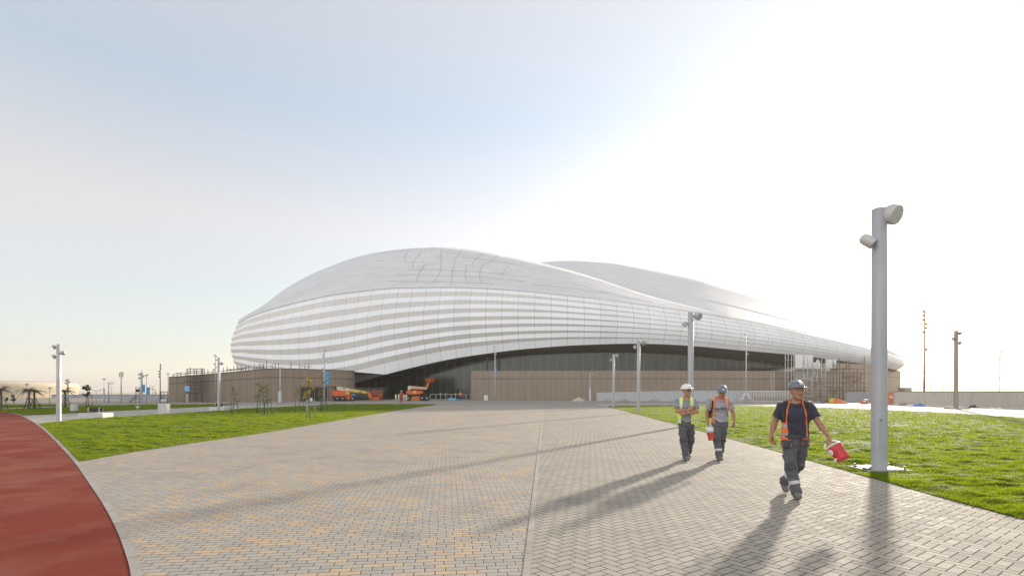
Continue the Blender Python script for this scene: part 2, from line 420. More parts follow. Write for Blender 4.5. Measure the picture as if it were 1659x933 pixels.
# pale side path and the second lawn beyond it
P1_up = [(36, 673), (127, 668.6), (168, 666), (254, 662.6), (268.6, 661.7), (339, 658.3), (400, 656.2), (470, 655)]
path_m = m_herring('side_path_paving', R(20), .10, (1.25, 1.28, 1.33), (.5, .7))
sheet('side_path', [G(*p) for p in P1_up]+[G(560, 654.7)]+g_top[2:]+[G(50, 680.5)], -.008, path_m)
L2_top = [(387, 654.6), (268.6, 655.6), (154, 657), (86, 660), (0, 663.6), (-60, 666.5)]
LAWN2 = [G(*p) for p in [(19, 668.2), (36, 672.4)]+P1_up[1:6]]+[G(*p) for p in L2_top]
sheet('second_lawn', LAWN2, .004, M_soil)
sheet('far_path', [G(*p) for p in L2_top[::-1]]+[G(*p) for p in [(387, 654.1), (268, 654.6), (154, 655.9), (86, 658.3), (0, 661.4), (-60, 663.8)]], -.004, path_m)
LAWN3 = [G(*p) for p in [(150, 655.7), (86, 658.1), (0, 661.2), (-60, 663.6)]]+[G(*p) for p in [(-60, 656.5), (0, 656), (80, 655.3)]]
sheet('far_lawn', LAWN3, .004, M_soil)
# lit apron on the right, between lawn and hoarding
sheet('apron', [G(1659, 677.7), G(1446, 665), G(1340, 660.8), G(1239, 658.2), G(1125, 657.0), G(983, 657.9), (11, 72), (47, 72), (50, 20), (33.5, 20)], -.008, m_conc('apron_paving', (.33, .305, .265, 1), (.43, .40, .345, 1)))

# ---------------------------------------------------------------- grass: blades in numpy, thinner with distance
def in_poly(pts, poly):
    x, y = pts[:, 0], pts[:, 1]; ins = np.zeros(len(pts), bool); n = len(poly)
    for i in range(n):
        x1, y1 = poly[i]; x2, y2 = poly[(i+1) % n]
        c = ((y1 > y) != (y2 > y)); xx = (x2-x1)*(y-y1)/((y2-y1) if y2 != y1 else 1e-9)+x1
        ins ^= c & (x < xx)
    return ins
def vnoise(x, y, s, seed=0):
    """cheap value noise"""
    x = x/s; y = y/s; xi = np.floor(x).astype(np.int64); yi = np.floor(y).astype(np.int64); fx = x-xi; fy = y-yi
    fx = fx*fx*(3-2*fx); fy = fy*fy*(3-2*fy)
    def h(a, b):
        v = np.sin(a*127.1+b*311.7+seed*74.7)*43758.5453; return v-np.floor(v)
    return (h(xi, yi)*(1-fx)+h(xi+1, yi)*fx)*(1-fy)+(h(xi, yi+1)*(1-fx)+h(xi+1, yi+1)*fx)*fy
def poly_dist(x, y, poly):
    d = np.full(len(x), 1e9); n = len(poly); p = np.c_[x, y]
    for i in range(n):
        a = np.array(poly[i]); b = np.array(poly[(i+1) % n]); ab = b-a; t = np.clip(((p-a)@ab)/(ab@ab+1e-9), 0, 1)
        d = np.minimum(d, np.hypot(*(p-a-t[:, None]*ab).T))
    return d
def lawn_h(x, y, poly=None):
    """lumpy new turf: hummocks under a metre across"""
    h = (vnoise(x, y*1.5, .85, 5)-.5)*.045+(vnoise(x, y*1.8, .42, 9)-.5)*.066+(vnoise(x, y*1.8, .19, 3)-.5)*.036
    h = np.maximum(h, -.035)+.045
    if poly is not None: h = h*np.clip(poly_dist(x, y, poly)/.5, .12, 1)
    h = h*np.clip((np.hypot(x-7.79, y-11.39)-.45)/.6, 0, 1)
    return np.clip(h, .004, .2)
def turf_mesh(name, poly, ymin, ymax, nr, nc):
    ys = np.geomspace(ymin, ymax, nr); p = np.array(poly); rows_, ok = [], []
    X = np.empty((nr, nc)); Y = np.empty((nr, nc))
    for i, yy in enumerate(ys):
        lo_, hi_ = max(p[:, 0].min(), -1.1*yy-3), min(p[:, 0].max(), 1.2*yy+5); X[i] = np.linspace(lo_, hi_, nc); Y[i] = yy
    x, y = X.ravel(), Y.ravel(); ins = in_poly(np.c_[x, y], poly); z = lawn_h(x, y, poly)
    idx = np.arange(nr*nc).reshape(nr, nc); q = np.stack([idx[:-1, :-1], idx[:-1, 1:], idx[1:, 1:], idx[1:, :-1]], -1).reshape(-1, 4)
    q = q[ins[q].all(1)]
    me = bpy.data.meshes.new(name); me.from_pydata(np.c_[x, y, z].tolist(), [], q.tolist()); me.materials.append(M_soil)
    me.polygons.foreach_set('use_smooth', np.ones(len(q), bool)); bm = bmesh.new(); bm.from_mesh(me); bmesh.ops.delete(bm, geom=[v for v in bm.verts if not v.link_faces], context='VERTS'); bm.to_mesh(me); bm.free(); me.update()
    o = bpy.data.objects.new(name, me); COL.objects.link(o); o['kind'] = 'structure'; return o
def grass(name, poly, count, dmin, zpow, label):
    poly = np.array(poly); lo, hi = poly.min(0), poly.max(0)
    lo[1] = max(lo[1], dmin)
    out = []; got = 0
    while got < count:
        n = 400000
        # density ~ 1/Y^zpow
        u = rng.random(n); a, b = max(lo[1], .5), hi[1]
        y = (a**(1-zpow)+u*(b**(1-zpow)-a**(1-zpow)))**(1/(1-zpow))
        xl = np.maximum(lo[0], -1.1*y-3); xh = np.minimum(hi[0], 1.2*y+5)
        x = xl+rng.random(n)*(xh-xl)
        keep = (xh > xl) & (np.hypot(x-7.79, (y-11.39)*1.25) > .5) & in_poly(np.c_[x, y], poly) & (rng.random(n) < np.clip((xh-xl)/(2.3*y+8), 0, 1))
        q = np.c_[x, y][keep]; out.append(q); got += len(q)
    q = np.concatenate(out)[:count]; x, y = q[:, 0], q[:, 1]; n = len(x)
    gap = vnoise(x, y*1.6, .5, 21)*.6+vnoise(x, y*1.6, .2, 33)*.4
    base = lawn_h(x, y, [tuple(k) for k in poly])-.006
    H = (.020+.032*rng.random(n)**1.2)*(.5+1.0*np.clip((gap-.25)*1.7, 0, 1))+.008*(y > 30)
    w = (.0035+.0035*rng.random(n))*np.clip(y/9, 1, 7)
    ang = rng.random(n)*2*np.pi; lean = rng.random(n)*.9*H
    la = rng.random(n)*2*np.pi
    cx_, sx_ = np.cos(ang)*w, np.sin(ang)*w
    z0 = base-.004
    v = np.empty((n, 3, 3), np.float32)
    v[:, 0] = np.c_[x-cx_, y-sx_, z0]; v[:, 1] = np.c_[x+cx_, y+sx_, z0]
    v[:, 2] = np.c_[x+np.cos(la)*lean, y+np.sin(la)*lean, z0+H]
    me = bpy.data.meshes.new(name)
    me.vertices.add(n*3); me.vertices.foreach_set('co', v.ravel())
    me.loops.add(n*3); me.loops.foreach_set('vertex_index', np.arange(n*3, dtype=np.int32))
    me.polygons.add(n); me.polygons.foreach_set('loop_start', np.arange(0, n*3, 3, dtype=np.int32)); me.polygons.foreach_set('loop_total', np.full(n, 3, np.int32))
    at = me.attributes.new('tone', 'FLOAT', 'FACE'); at.data.foreach_set('value', np.clip(rng.random(n)*.6+vnoise(x, y, 1.3, 8)*.5-.05, 0, 1).astype(np.float32))
    me.materials.append(M_grass); me.update(); me.validate()
    o = bpy.data.objects.new(name, me); COL.objects.link(o)
    setp(o, label, 'grass', kind='stuff'); return o
turf_mesh('right_lawn_turf', RIGHT_LAWN, 3.2, 61, 360, 460)
turf_mesh('left_lawn_turf', LEFT_LAWN, 12, 70, 240, 380)
grass('grass', RIGHT_LAWN, 1050000, 3.0, 1.5, 'bright backlit lumpy grass of the lawn behind the front lamp post')
grass('grass', LEFT_LAWN, 450000, 12.0, 1.3, 'green grass of the lawn between the red track and the paving')
grass('grass', LAWN2, 60000, 30, .6, 'shaded far strip of grass beyond the pale side path')
grass('grass', LAWN3, 20000, 50, .6, 'farthest thin strip of grass by the distant sand')
# ---------------------------------------------------------------- dusty air
mb = MB(); mb.box((0, 820, 39.5), (3100, 1800, 81)); hz = mb.build('haze', [], kind='stuff')
hm = bpy.data.materials.new('haze'); hm.use_nodes = True; hn_ = hm.node_tree; hn_.nodes.clear()
hv = hn_.nodes.new('ShaderNodeVolumePrincipled'); ho = hn_.nodes.new('ShaderNodeOutputMaterial')
hv.inputs['Color'].default_value = (1.0, .95, .88, 1); hv.inputs['Density'].default_value = HAZE_DENSITY; hv.inputs['Anisotropy'].default_value = .30
hn_.links.new(hv.outputs[0], ho.inputs['Volume']); hz.data.materials.append(hm); hz['label'] = 'thin pale dusty air over the whole plaza'; hz['category'] = 'haze'
# ---------------------------------------------------------------- the stadium
def m_panel(name, col, col2, seam_u, seam_v, seam_c=(.20, .20, .20, 1), seam_w=.05, rough=.45, diag=0.0, var=.06, minor=None):
    """cladding panels: uv in metres, seams as thin dark gaps, panels vary a little"""
    t = NT(name); u, v, _ = t.sep(t.uv())
    if diag: u = t.math('ADD', u, t.math('MULTIPLY', v, diag))
    pu = t.math('FLOOR', t.math('DIVIDE', u, seam_u)); pv = t.math('FLOOR', t.math('DIVIDE', v, seam_v))
    wn_ = t.node('ShaderNodeTexWhiteNoise', noise_dimensions='2D'); t.link(t.comb(pu, pv), wn_.inputs['Vector'])
    base = t.mix(wn_.outputs['Value'], col, col2)
    dirt = t.noise(t.pos(), .12, 5, .6)
    base = t.mix(t.mapr(dirt, .45, .8, 0, .18), base, tuple(c*.7 for c in col[:3])+(1,))
    def line(c, s, w):
        f = t.math('FRACT', t.math('DIVIDE', c, s)); d = t.math('MULTIPLY', t.math('MINIMUM', f, t.math('SUBTRACT', 1.0, f)), s)
        return t.mapr(d, w*.5, w, 1, 0)
    ln = t.math('MAXIMUM', line(u, seam_u, seam_w), line(v, seam_v, seam_w))
    if minor:
        ln = t.math('MAXIMUM', ln, t.math('MULTIPLY', t.math('MAXIMUM', line(u, minor[0], seam_w*.7), line(v, minor[1], seam_w*.7)), minor[2]))
    t.base(t.mix(ln, base, seam_c)); t.rough(rough)
    return t.mat
M_white = m_panel('white_cladding', (.82, .825, .83, 1), (.86, .865, .87, 1), 3.3, 40, (.50, .51, .52, 1), .06, .42, minor=(1.1, 40, .25))
M_return_shade = m_panel('shaded_return_cladding', (.70, .68, .65, 1), (.73, .71, .68, 1), 3.3, 40, (.44, .43, .41, 1), .06, .5, minor=(1.1, 40, .3))  # down-facing returns: some of their warm shade is painted into this grey
M_roof = m_panel('roof_membrane', (.61, .61, .615, 1), (.67, .67, .67, 1), 2.6, 3.0, (.43, .44, .45, 1), .065, .65, diag=-.8)
M_roofl = mat('white_trim', (.74, .74, .73, 1), .45, var=.05)
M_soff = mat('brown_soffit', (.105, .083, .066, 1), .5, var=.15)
def m_brown():
    t = NT('brown_wall_panels'); u, v, _ = t.sep(t.uv())
    pu = t.math('FLOOR', t.math('DIVIDE', u, 1.15))
    wn_ = t.node('ShaderNodeTexWhiteNoise', noise_dimensions='1D'); t.link(pu, wn_.inputs['W'])
    c = t.mix(wn_.outputs['Value'], (.268, .205, .152, 1), (.295, .226, .168, 1))
    n = t.noise(t.pos(), .6, 5, .65); c = t.mix(t.mapr(n, .4, .75, 0, .25), c, (.37, .295, .23, 1))
    rib = t.math('FRACT', t.math('DIVIDE', u, .19)); c = t.mix(t.mapr(rib, .0, .25, .25, 0), c, (.21,.155,.112,1))
    f = t.math('FRACT', t.math('DIVIDE', u, 1.15)); d = t.math('MULTIPLY', t.math('MINIMUM', f, t.math('SUBTRACT', 1.0, f)), 1.15)
    ln = t.mapr(d, .02, .045, .55, 0)
    d2 = t.math('ABSOLUTE', t.math('SUBTRACT', v, .73)); ln = t.math('MAXIMUM', ln, t.mapr(d2, .009, .014, .85, 0))
    t.base(t.mix(ln, c, (.05, .04, .032, 1))); t.rough(.55); return t.mat
M_brown = m_brown()
def m_glass():
    t = NT('green_glass'); u, v, _ = t.sep(t.uv())
    n = t.noise(t.pos(), .25, 4, .6)
    c = t.ramp(n, [(.3, (.026, .036, .026, 1)), (.7, (.060, .076, .056, 1))])
    f = t.math('FRACT', t.math('DIVIDE', u, 1.9)); d = t.math('MULTIPLY', t.math('MINIMUM', f, t.math('SUBTRACT', 1.0, f)), 1.9)
    c = t.mix(t.mapr(d, .05, .11, .85, 0), c, (.13, .145, .115, 1))
    t.base(c); t.rough(.12); t.bsdf.inputs['Specular IOR Level'].default_value = .6
    return t.mat
M_glass = m_glass()
M_black = mat('dark_opening', (.012, .011, .010, 1), .4)

SCX, SCY, SA, SB = 15.7, 180.0, 102.6, 73.0
def tangents(s=1.0):
    """angles of the ellipse seen edge-on from the camera"""
    A = np.linspace(0, 2*np.pi, 7200, endpoint=False); r = (SCX+s*SA*np.cos(A))/(SCY+s*SB*np.sin(A))
    return A[np.argmin(r)], A[np.argmax(r)]
NF, NB = 260, 60
def arc(s):
    tl, trr = tangents(s)
    if trr < tl: trr += 2*np.pi
    th = np.linspace(tl, trr, NF)            # front, left to right
    thb = np.linspace(trr, tl+2*np.pi, NB+2)[1:-1]  # back, right to left
    return th, thb
def interp(c, x):
    c = np.array(c, float); return np.interp(x, c[:, 0], c[:, 1])
def gsm(a, k):
    w = np.exp(-.5*(np.arange(-3*k, 3*k+1)/k)**2); w /= w.sum()
    p = np.r_[2*a[0]-a[1:3*k+1][::-1], a, 2*a[-1]-a[-3*k-1:-1][::-1]]
    return np.convolve(p, w, 'valid')
BT = [(372, 541), (377, 533), (384, 526), (405, 513), (435, 502.5), (480, 490.5), (540, 477.5), (630, 467), (740, 465.5), (800, 468), (872, 473.5), (986, 487), (1100, 503), (1140, 509), (1228, 524), (1331, 546), (1414, 565.5), (1455, 578), (1466, 584)]
LE = [(372, 590), (385, 599), (420, 613), (450, 621), (480, 626), (520, 628), (550, 625.5), (579, 620), (630, 605), (690, 590), (740, 579.5), (830, 567), (920, 559.5), (1010, 556.4), (1070, 557), (1140, 561.5), (1177, 565.5), (1267, 573), (1316, 578), (1357, 584), (1414, 591.5), (1466, 602)]
GT = [(372, 632), (480, 632), (560, 627), (579, 622), (640, 607), (690, 595), (740, 586.5), (800, 579.5), (850, 575.5), (900, 573), (950, 571.6), (1003, 571), (1060, 572.6), (1100, 574.5), (1177, 581.5), (1265, 588), (1357, 598), (1414, 605), (1466, 613)]
def curve(cur, s, k=3, off=None):
    th, thb = arc(s)
    sx = s*np.ones(NF) if off is None else s+off
    X = SCX+sx*SA*np.cos(th); Y = SCY+sx*SB*np.sin(th)
    px = CX+F*X/Y; py = interp(cur, px); h = gsm(CAMH+(HY-py)/F*Y, k)
    sxb = np.interp(np.linspace(0, 1, NB), np.linspace(0, 1, NF), sx[::-1])
    Xb = SCX+sxb*SA*np.cos(thb); Yb = SCY+sxb*SB*np.sin(thb)
    hb = np.interp(np.linspace(0, 1, NB), np.linspace(0, 1, NF), h[::-1])
    return np.c_[np.r_[X, Xb], np.r_[Y, Yb], np.r_[h, hb]], px
def loft(name, rows, mats, parent, midx=None, closed=False, smooth=True, wrapfix=False):
    mb = MB(); us, vv = [], []; n = len(rows[0])
    ref = rows[len(rows)//2]; du = np.r_[0, np.cumsum(np.linalg.norm(np.diff(ref, axis=0), axis=1))]
    acc = np.zeros(n); allr = []
    for i, r in enumerate(rows):
        if i: acc = acc+np.linalg.norm(np.asarray(r)-np.asarray(rows[i-1]), axis=1)
        us.append(du); vv.append(acc.copy())
    k = len(rows); v = [tuple(p) for r in rows for p in r]; f = []; m = []
    for i in range(k-1):
        for j in range(n if closed else n-1):
            jj = (j+1) % n; f.append((i*n+j, i*n+jj, (i+1)*n+jj, (i+1)*n+j)); m.append(midx[i] if midx else 0)
    mb.v = v; mb.f = f; mb.m = m; mb.sm = [smooth]*len(f)
    o = mb.build(name, mats, parent); with_uv(o, np.concatenate(us), np.concatenate(vv)); return o
stad = empty('stadium', (SCX, SCY, 0), 0, 'huge curved white stadium with grey banded facade and humped roof', 'stadium')
def local(o, root):                      # meshes are made in world space; keep them there under the root
    o.matrix_parent_inverse = root.matrix_basis.inverted(); return o
from mathutils import Matrix as _M
def sloft(*a, **k):
    o = loft(*a, **k); o.matrix_parent_inverse = Matrix.Translation((-SCX, -SCY, 0)); return o
lo_c, lpx = curve(LE, .985); hi_c, hpx = curve(BT, .985)
# eight courses of white panels over down-facing returns painted shade-grey; the returns die out towards the right
NC = 8
rows, midx = [], []
tot = NF+NB
tpx = np.r_[hpx, np.interp(np.linspace(0, 1, NB), np.linspace(0, 1, NF), hpx[::-1])]
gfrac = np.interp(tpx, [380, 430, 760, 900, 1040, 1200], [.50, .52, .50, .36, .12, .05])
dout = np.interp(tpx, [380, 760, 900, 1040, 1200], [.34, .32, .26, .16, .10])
bul = lambda v: .016*math.sin(math.pi*min(1, max(0, v)))
def belt_row(v, out):
    r = lo_c*(1-v)+hi_c*v if np.isscalar(v) else lo_c*(1-v)[:, None]+hi_c*v[:, None]
    vv = np.full(tot, v) if np.isscalar(v) else v
    d = r[:, :2]-np.array([SCX, SCY]); L = np.linalg.norm(d, axis=1)
    sc = 1+.018*np.sin(np.pi*np.clip(vv, 0, 1))+out/L
    r = r.copy(); r[:, :2] = np.array([SCX, SCY])+d*sc[:, None]; return r
rows.append(belt_row(1.0, 0*dout))
for c in range(NC):
    vt = 1-c/NC; vb = 1-(c+1)/NC
    if c == NC-1:
        rows.append(belt_row(vb, dout*.4)); midx.append(0)
    else:
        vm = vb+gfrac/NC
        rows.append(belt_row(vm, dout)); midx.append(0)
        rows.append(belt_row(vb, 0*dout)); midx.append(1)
rows = [r for r in rows]
belt = sloft('facade', rows, [M_white, M_return_shade], stad, midx, closed=True, smooth=False)
# soffit under the shell, glass wall, floor ring
le_row = rows[-1]
gt_c, gpx = curve(GT, .86)
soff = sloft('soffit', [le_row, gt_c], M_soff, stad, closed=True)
gb = gt_c.copy(); gb[:, 2] = -.02
glass = sloft('glass_wall', [gt_c, gb], M_glass, stad, closed=True)
# crease and rim line above the belt
rim = MB(); pts = [Vector(p) for p in rows[0][:NF]]
rim.tube([p+Vector((0, -.25, .12)) for p in pts[4:-14:2]], .13, 6)
o = rim.build('rim_trim', M_roofl, stad); o.matrix_parent_inverse = Matrix.Translation((-SCX, -SCY, 0))
# near roof shell: belt top -> crest
CA = [(376, 541), (387, 518), (405, 507), (424.5, 497), (441, 483.5), (465, 465.5), (510, 441.5), (576, 416), (630, 405.5), (702, 400), (760, 402.5), (800, 410), (840, 417.5), (875, 425.6), (932, 440), (989, 458), (1040, 476), (1070, 485), (1140, 501), (1180, 513.5)]
CB = [(850, 428), (875, 425), (905, 422.3), (935, 422), (998, 426.5), (1070, 440), (1140, 453.5), (1159, 461), (1228.6, 480.6), (1290, 502.5), (1331, 520.5), (1370, 541), (1408.7, 559), (1440, 572), (1463, 584)]
def img_curve(xs, ys, zs): return np.c_[(xs-CX)/F*zs, zs, CAMH+(HY-ys)/F*zs]
top = rows[0][:NF]; tx = CX+F*top[:, 0]/top[:, 1]
n1 = int(np.searchsorted(tx, 1180))
xa = np.interp(np.linspace(0, 1, n1), np.linspace(0, 1, n1), tx[:n1])
xa2 = xa+ (0)                       # crest points lie straight behind the belt points they belong to
ya = gsm(interp(CA, xa2), 3); ya[:2] = interp(CA, xa2[:2])
depth_in = np.interp(xa2, [376, 400, 441, 520, 640, 760, 875, 1000, 1100, 1180], [0.4, 4, 10, 24, 36, 42, 42, 30, 12, .3])
za = top[:n1, 1]+depth_in
def roof_rows(lowp, xs0, xs1, y1, z1, n, bulge):
    out = []; x0 = CX+F*lowp[:, 0]/lowp[:, 1]; y0 = HY-(lowp[:, 2]-CAMH)*F/lowp[:, 1]; z0 = lowp[:, 1]
    for i in range(n+1):
        t = i/n; tz = t**bulge; out.append(img_curve(x0+(xs1-x0)*t, y0+(y1-y0)*t, z0+(z1-z0)*tz))
    out[0] = lowp.copy(); return out
A_rows = roof_rows(top[:n1], tx[:n1], xa2, ya, za, 10, 1.25)
crest = A_rows[-1]
back = crest.copy(); back[:, 1] += depth_in*.18+.5; back[:, 2] -= depth_in*.10+.2
back2 = crest.copy(); back2[:, 1] += depth_in*.35+1; back2[:, 2] -= depth_in*.42+.6
roofA = sloft('near_roof', A_rows+[back, back2], M_roof, stad)
# far roof shell: behind the near crest, then the belt top towards the right tip
nB = 170
xk = np.linspace(850, 1462.5, nB)
topx = tx; topz = np.interp(xk, topx, top[:, 1]); toph = np.interp(xk, topx, top[:, 2])
zcr = np.interp(xk, xa2, za+depth_in*.3); ycr = np.interp(xk, xa2, ya)
wgt = np.clip((1180-xk)/40, 0, 1)
zK = topz*(1-wgt)+zcr*wgt+0.0
yK = (HY-(toph-CAMH)*F/topz)*(1-wgt)+(ycr+7)*wgt
Kc = img_curve(xk, yK, zK); Kc[wgt <= 0] = np.c_[gx(xk, topz), topz, toph][wgt <= 0]
zB = np.interp(xk, [850, 1000, 1140, 1300, 1408, 1462.5], [186, 184, 182, 179, 173, 168]); zB = np.maximum(zB, zK+.1)
yB = gsm(interp(CB, xk), 3); yB = np.minimum(yB, yK)
B_rows = []
for i in range(13):
    t = i/12; B_rows.append(img_curve(xk, yK+(yB-yK)*t, zK+(zB-zK)*t**1.15))
B_rows[0] = Kc
bb = B_rows[-1].copy(); dB = np.interp(xk, [850, 1300, 1462], [14, 10, .5]); bb[:, 1] += dB; bb[:, 2] -= dB*.25
# close the back of the far shell down to the rear rim
rear = np.c_[B_rows[-1][:, 0]*1.0, SCY+.985*SB*np.sqrt(np.clip(1-((B_rows[-1][:, 0]-SCX)/(SA*.985))**2, 0, 1)), np.full(nB, 22.0)]
rear[:, 2] = np.minimum(rear[:, 2], bb[:, 2]-.3); rear[:, 1] = np.maximum(rear[:, 1], bb[:, 1]+.3)
roofB = sloft('far_roof', B_rows+[bb, (bb+rear)/2+np.array([0, 0, 3.0]), rear], M_roof, stad)
# rear part of the left hump, so the volume is closed seen from the side and for its shadow
lc = back2[:int(np.searchsorted(xa2, 880))]
rl = np.c_[lc[:, 0], SCY+.985*SB*np.sqrt(np.clip(1-((lc[:, 0]-SCX)/(SA*.985))**2, 0, 1)), np.minimum(lc[:, 2]-.2, 22)]
rl[:, 1] = np.maximum(rl[:, 1], lc[:, 1]+.3)
mid = lc*.55+rl*.45; mid[:, 2] = np.maximum(mid[:, 2], lc[:, 2]*.78)
sloft('rear_roof', [lc, mid, rl], M_roof, stad)
# pale seams running along the two roofs
def seam(name, px, zsrc, par, r=.16, m=None):
    xs = np.linspace(px[0][0], px[-1][0], 60); ys = gsm(interp(px, xs), 2)
    pts_ = []
    from mathutils.bvhtree import BVHTree
    me = par.data; bvh = BVHTree.FromPolygons([v.co[:] for v in me.vertices], [p.vertices[:] for p in me.polygons])
    for x, y in zip(xs, ys):
        d = Vector(((x-CX)/F, 1, (HY-y)/F)); h = bvh.ray_cast(Vector((0, 0, CAMH)), d.normalized())
        if h[0] is not None: pts_.append(h[0]+Vector((0, -.05, .05)))
    if len(pts_) > 3:
        mb = MB(); mb.tube(pts_, r, 6); o = mb.build(name, m or M_roofl, stad); o.matrix_parent_inverse = Matrix.Translation((-SCX, -SCY, 0)); return o
seam('roof_seam', [(610, 422.5), (716, 424.4), (780, 431), (830, 437.5), (890, 449), (950, 463), (1010, 480), (1060, 490)], 0, roofA, .09)
seam('roof_seam', [(985, 449.5), (1070, 468), (1140, 483), (1177, 493), (1254, 513), (1326, 531)], 0, roofB, .10)
M_gap = mat('roof_gap', (.27, .28, .295, 1), .6)
for px in ([(683, 408), (670, 423), (668, 434)], [(690, 426), (679, 442), (674, 458)], [(716, 402), (713, 418), (716, 424), (713, 436), (716, 440), (708, 449), (702, 457)], [(748, 405), (739, 416), (735, 428), (732, 446), (730, 463)], [(756, 429), (753, 447), (757, 458)], [(788, 426), (779, 433), (776, 447), (780, 460)], [(808, 412), (799, 422), (790, 427)], [(782, 411), (770, 420), (764, 430)], [(836, 420), (822, 432), (812, 447)], [(660, 408), (655, 418), (659, 424)], [(704, 399), (697, 408)]):
    yx = sorted(px, key=lambda q: q[1])
    xs = [q[0] for q in yx]; ys = [q[1] for q in yx]
    from mathutils.bvhtree import BVHTree
    me = roofA.data; bvh = BVHTree.FromPolygons([v.co[:] for v in me.vertices], [p.vertices[:] for p in me.polygons]); pp = []
    for q in np.linspace(ys[0], ys[-1], 9):
        x = np.interp(q, ys, xs); d = Vector(((x-CX)/F, 1, (HY-q)/F)).normalized(); h = bvh.ray_cast(Vector((0, 0, CAMH)), d)
        if h[0] is not None: pp.append(h[0]+Vector((0, -.03, .03)))
    if len(pp) > 3:
        mb = MB(); mb.tube(pp, .032, 5); o = mb.build('roof_joint', M_gap, stad); o.matrix_parent_inverse = Matrix.Translation((-SCX, -SCY, 0))
for pxs_ in ([(628, 456), (690, 456.5), (745, 457.5), (800, 460)], [(640, 445.5), (700, 446.5), (780, 449), (850, 456)], [(660, 437), (720, 438), (790, 442), (860, 450)], [(745, 417), (800, 423), (850, 431)], [(860, 461), (920, 467), (985, 475)]):
    seam('roof_joint', pxs_, 0, roofA, .026, M_gap)
# podium wall in front of the glass: brown panels, flat roof running back to the glass
def wall_strip(name, base, tops, mats, parent, back=None, pm=None):
    """base: [(x,y)], tops: heights"""
    n = 0; pts_b = [np.array([x, y, -.02]) for x, y in base]; pts_t = [np.array([x, y, h]) for (x, y), h in zip(base, tops)]
    mb = MB(); mb.v = [tuple(p) for p in pts_b+pts_t]; k = len(base)
    mb.f = [(i, i+1, k+i+1, k+i) for i in range(k-1)]; mb.m = [0]*(k-1); mb.sm = [True]*(k-1)
    us = np.r_[0, np.cumsum([math.dist(base[i], base[i+1]) for i in range(k-1)])]
    o = mb.build(name, mats, parent); with_uv(o, np.r_[us, us], np.r_[np.zeros(k), np.ones(k)])
    if pm is not None: o.matrix_parent_inverse = pm
    return o
SPM = Matrix.Translation((-SCX, -SCY, 0))
pod_px = [(763, 112), (763, 101), (764.5, 100.3)]+[(x, 99.4+((x-1010)/260)**2*1.6) for x in np.linspace(785, 1280, 30)]+[(1340, 108), (1405, 124), (1440, 150), (1459, 166)]
pb = [(gx(x, d), d) for x, d in pod_px]
pt = [hy(600.3, 99.6)]*len(pb)
for i, (x, d) in enumerate(pod_px):
    if x > 1290: pt[i] = float(np.interp(x, [1290, 1340, 1405, 1459], [5.5, 7.5, 7.9, 8.0]))
wall_strip('podium_wall', pb, pt, M_brown, stad, pm=SPM)
pr = MB(); nb_ = len(pb)
gxy = [(SCX+(x-SCX)*1.0, y+26) for x, y in pb]
pr.grid([[(x, y+.02, h-.15) for (x, y), h in zip(pb, pt)], [(x, y, h-.15) for (x, y), h in zip(gxy, pt)]], 0, False)
o = pr.build('podium_roof', M_conc, stad); o.matrix_parent_inverse = SPM
# dark slot and light reveals in the glass
sl_ = MB(); sl_.box((gx(789.5, 112), 112, hy(588, 112)), (.35, .3, 2.6)); o = sl_.build('glass_post', M_black, stad); o.matrix_parent_inverse = SPM
# ---------------------------------------------------------------- plain materials for site objects
M_pole = mat('lamp_grey', (.41, .415, .43, 1), .45, .1, var=.06)
M_polel = mat('lamp_light', (.52, .53, .55, 1), .4, .1, var=.05)
M_lens = mat('lamp_lens', (.55, .55, .52, 1), .15, var=.05)
M_steel = mat('scaffold_steel', (.20, .19, .18, 1), .5, .6, var=.25)
M_steeld = mat('dark_scaffold', (.10, .095, .09, 1), .55, .3, var=.25)
M_steell = mat('pale_scaffold', (.50, .47, .42, 1), .5, .2, var=.2)
M_rust = mat('rusty_scaffold', (.17, .11, .07, 1), .7, .2, var=.25)
M_plank = mat('scaffold_plank', (.20, .15, .10, 1), .8, var=.3)
M_orange = mat('orange_paint', (.60, .105, .012, 1), .4, var=.1)
M_yellow = mat('yellow_paint', (.62, .45, .06, 1), .4, var=.1)
M_cream = mat('cream_paint', (.60, .55, .42, 1), .5, var=.1)
M_tyre = mat('tyre_rubber', (.025, .025, .025, 1), .8, var=.2)
M_wrim = mat('wheel_rim', (.50, .50, .50, 1), .5, .3, var=.1)
M_dark = mat('dark_metal', (.03, .03, .032, 1), .5, var=.2)
M_wht = mat('white_paint', (.72, .72, .71, 1), .5, var=.06)
M_blue = mat('blue_banner', (.07, .25, .52, 1), .5, var=.08)
M_lblue = mat('blue_sign', (.20, .45, .68, 1), .45, var=.08)
M_tarp = mat('blue_tarp', (.06, .20, .55, 1), .45, var=.2)
M_red = mat('red_plastic', (.55, .035, .04, 1), .35, var=.06)
M_mesh = mat('orange_mesh', (.65, .16, .06, 1), .7, var=.25, scale=8)
M_hoard = mat('grey_hoarding', (.36, .36, .375, 1), .55, .1, var=.07)
M_beige = mat('beige_wall', (.36, .31, .245, 1), .8, var=.1)
M_cap = mat('hoarding_cap', (.16, .14, .12, 1), .7, var=.1)
M_green = mat('green_stake', (.035, .10, .06, 1), .6, var=.15)
M_bark = mat('bark', (.16, .12, .085, 1), .9, var=.3, bump=.4)
M_wood = mat('bench_timber', (.035, .022, .016, 1), .6, var=.3, scale=12)
M_plinth = m_conc('plinth_concrete', (.60, .59, .57, 1), (.70, .69, .66, 1), .15)
M_rubble = m_conc('rubble', (.30, .28, .25, 1), (.45, .42, .38, 1), .6)
M_cream2 = m_panel('distant_cladding', (.62, .57, .47, 1), (.66, .61, .51, 1), 2.0, 40, (.5, .46, .4, 1), .05, .6)
